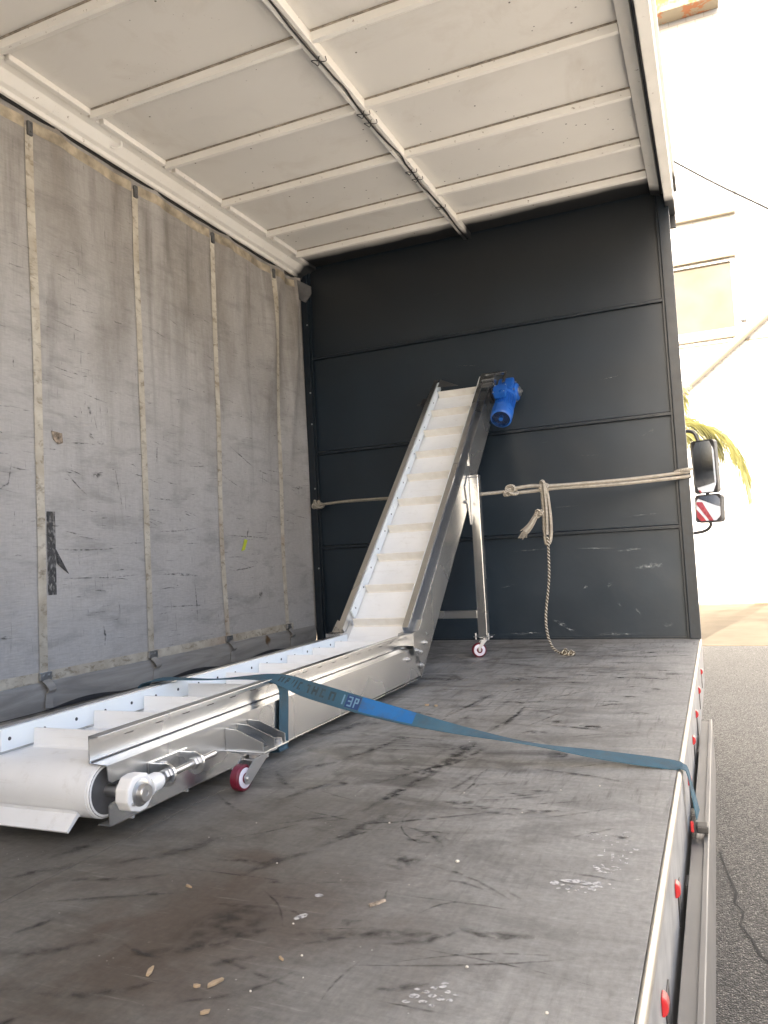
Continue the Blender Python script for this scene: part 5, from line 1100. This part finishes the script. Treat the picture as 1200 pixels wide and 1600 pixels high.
# ================================================================ post and overhead wire
PS = obj('concrete_post', glathe((1.72, 6.5, GZ), (1.72, 6.5, 6.75), [(0, .19), (.9, .145), (.97, .14), (1, .06)], 14), 'postconc', None, smooth=True, label='tall concrete post standing in the yard beyond the truck cab', category='post')
wA = Vector((1.72, 6.5, 6.62)); 
wpt = [(1.72, 6.55, 6.95), (2.341, 8.0, 6.539), (3.636, 8.0, 5.453)]
a_, b_ = Vector((2.341, 8.0, 6.539)), Vector((3.636, 8.0, 5.453))
s_ = (b_ - a_)
wire = [a_ - s_ * .55, a_ - s_ * .25, a_, a_ + s_ * .5 - Vector((0, 0, .02)), b_, b_ + s_ * .9, b_ + s_ * 2.4]
obj('overhead_wire', gtube(smooth_path(wire, 5), .016, 6), 'cable', None, smooth=True, label='thin dark overhead wire slanting across the white building', category='wire')
# ================================================================ palm
PT = thing('palm_tree', 'palm with yellow green drooping fronds behind the side mirrors', 'palm tree', (1.45, 6.3, GZ))
pc = Vector((1.45, 6.3, 1.75))
obj('trunk', glathe((1.45, 6.3, GZ), pc, [(0, .24), (.1, .19), (.5, .17), (.9, .18), (1, .10)], 14), 'trunk', PT, smooth=True)
def frond(pts_, seed, nl=70, ll=.42):
    random.seed(seed); P = smooth_path(pts_, 14); n = len(P)
    V, Fc = [], []
    tb_ = gtube(P, [.016 * (1 - .85 * i / (n - 1)) for i in range(n)], 5)
    gs = [(tb_[0], tb_[1])]
    for k in range(nl):
        t = .08 + .92 * k / nl; i = min(n - 2, int(t * (n - 1))); p = P[i].lerp(P[i + 1], t * (n - 1) - i); tg = (P[i + 1] - P[i]).normalized()
        sd = tg.cross(Vector((0, 0, 1)))
        sd = sd.normalized() if sd.length > .05 else Vector((0, 1, 0))
        for sg in (-1, 1):
            for rep in range(3):
                L = ll * (.45 + .75 * math.sin(math.pi * min(1, t * .85 + .12))) * random.uniform(.75, 1.1) * (.55 if t > .9 else 1)
                d = (sd * sg * random.uniform(.35, .8) + tg * random.uniform(.5, .9) + Vector((0, 0, random.uniform(-.7, .05)))).normalized()
                wv_ = d.cross(tg).normalized() * .0055
                q0 = p + tg * random.uniform(-.02, .02); q1 = q0 + d * L * .5; q2 = q0 + d * L * .85 + Vector((0, 0, -.22 * L)); q3 = q0 + d * L + Vector((0, 0, -.48 * L))
                o = len(V)
                V += [tuple(q0 - wv_ * .5), tuple(q0 + wv_ * .5), tuple(q1 - wv_), tuple(q1 + wv_), tuple(q2 - wv_ * .7), tuple(q2 + wv_ * .7), tuple(q3)]
                Fc += [(o, o + 1, o + 3, o + 2), (o + 2, o + 3, o + 5, o + 4), (o + 4, o + 5, o + 6)]
    gs.append((V, Fc)); return gs
spec = [[pc, (1.85, 6.2, 2.10), (2.35, 6.1, 2.10), (2.72, 6.05, 1.90), (2.93, 6.0, 1.50), (3.0, 6.0, 1.08)],
        [pc, (1.8, 6.4, 2.2), (2.2, 6.5, 2.25), (2.55, 6.5, 2.05), (2.72, 6.5, 1.75)],
        [pc, (1.8, 5.9, 2.0), (2.15, 5.6, 2.0), (2.42, 5.4, 1.75), (2.5, 5.3, 1.45)],
        [pc, (1.5, 6.9, 2.3), (1.6, 7.5, 2.3), (1.6, 8.0, 1.9), (1.65, 8.2, 1.4)],
        [pc, (1.1, 6.6, 2.3), (.6, 6.9, 2.3), (.2, 7.1, 1.9), (.0, 7.2, 1.3)],
        [pc, (1.0, 6.1, 2.3), (.5, 5.9, 2.3), (.1, 5.8, 1.8), (-.1, 5.7, 1.2)],
        [pc, (1.3, 5.8, 2.3), (1.2, 5.2, 2.3), (1.1, 4.7, 1.9), (1.05, 4.5, 1.4)],
        [pc, (1.55, 6.4, 2.5), (1.8, 6.5, 2.8), (2.1, 6.6, 2.75), (2.3, 6.65, 2.5)]]
for i, s__ in enumerate(spec):
    obj('frond', frond(s__, 20 + i, 64 if i < 3 else 40, .40 if i < 3 else .5), 'palm', PT)
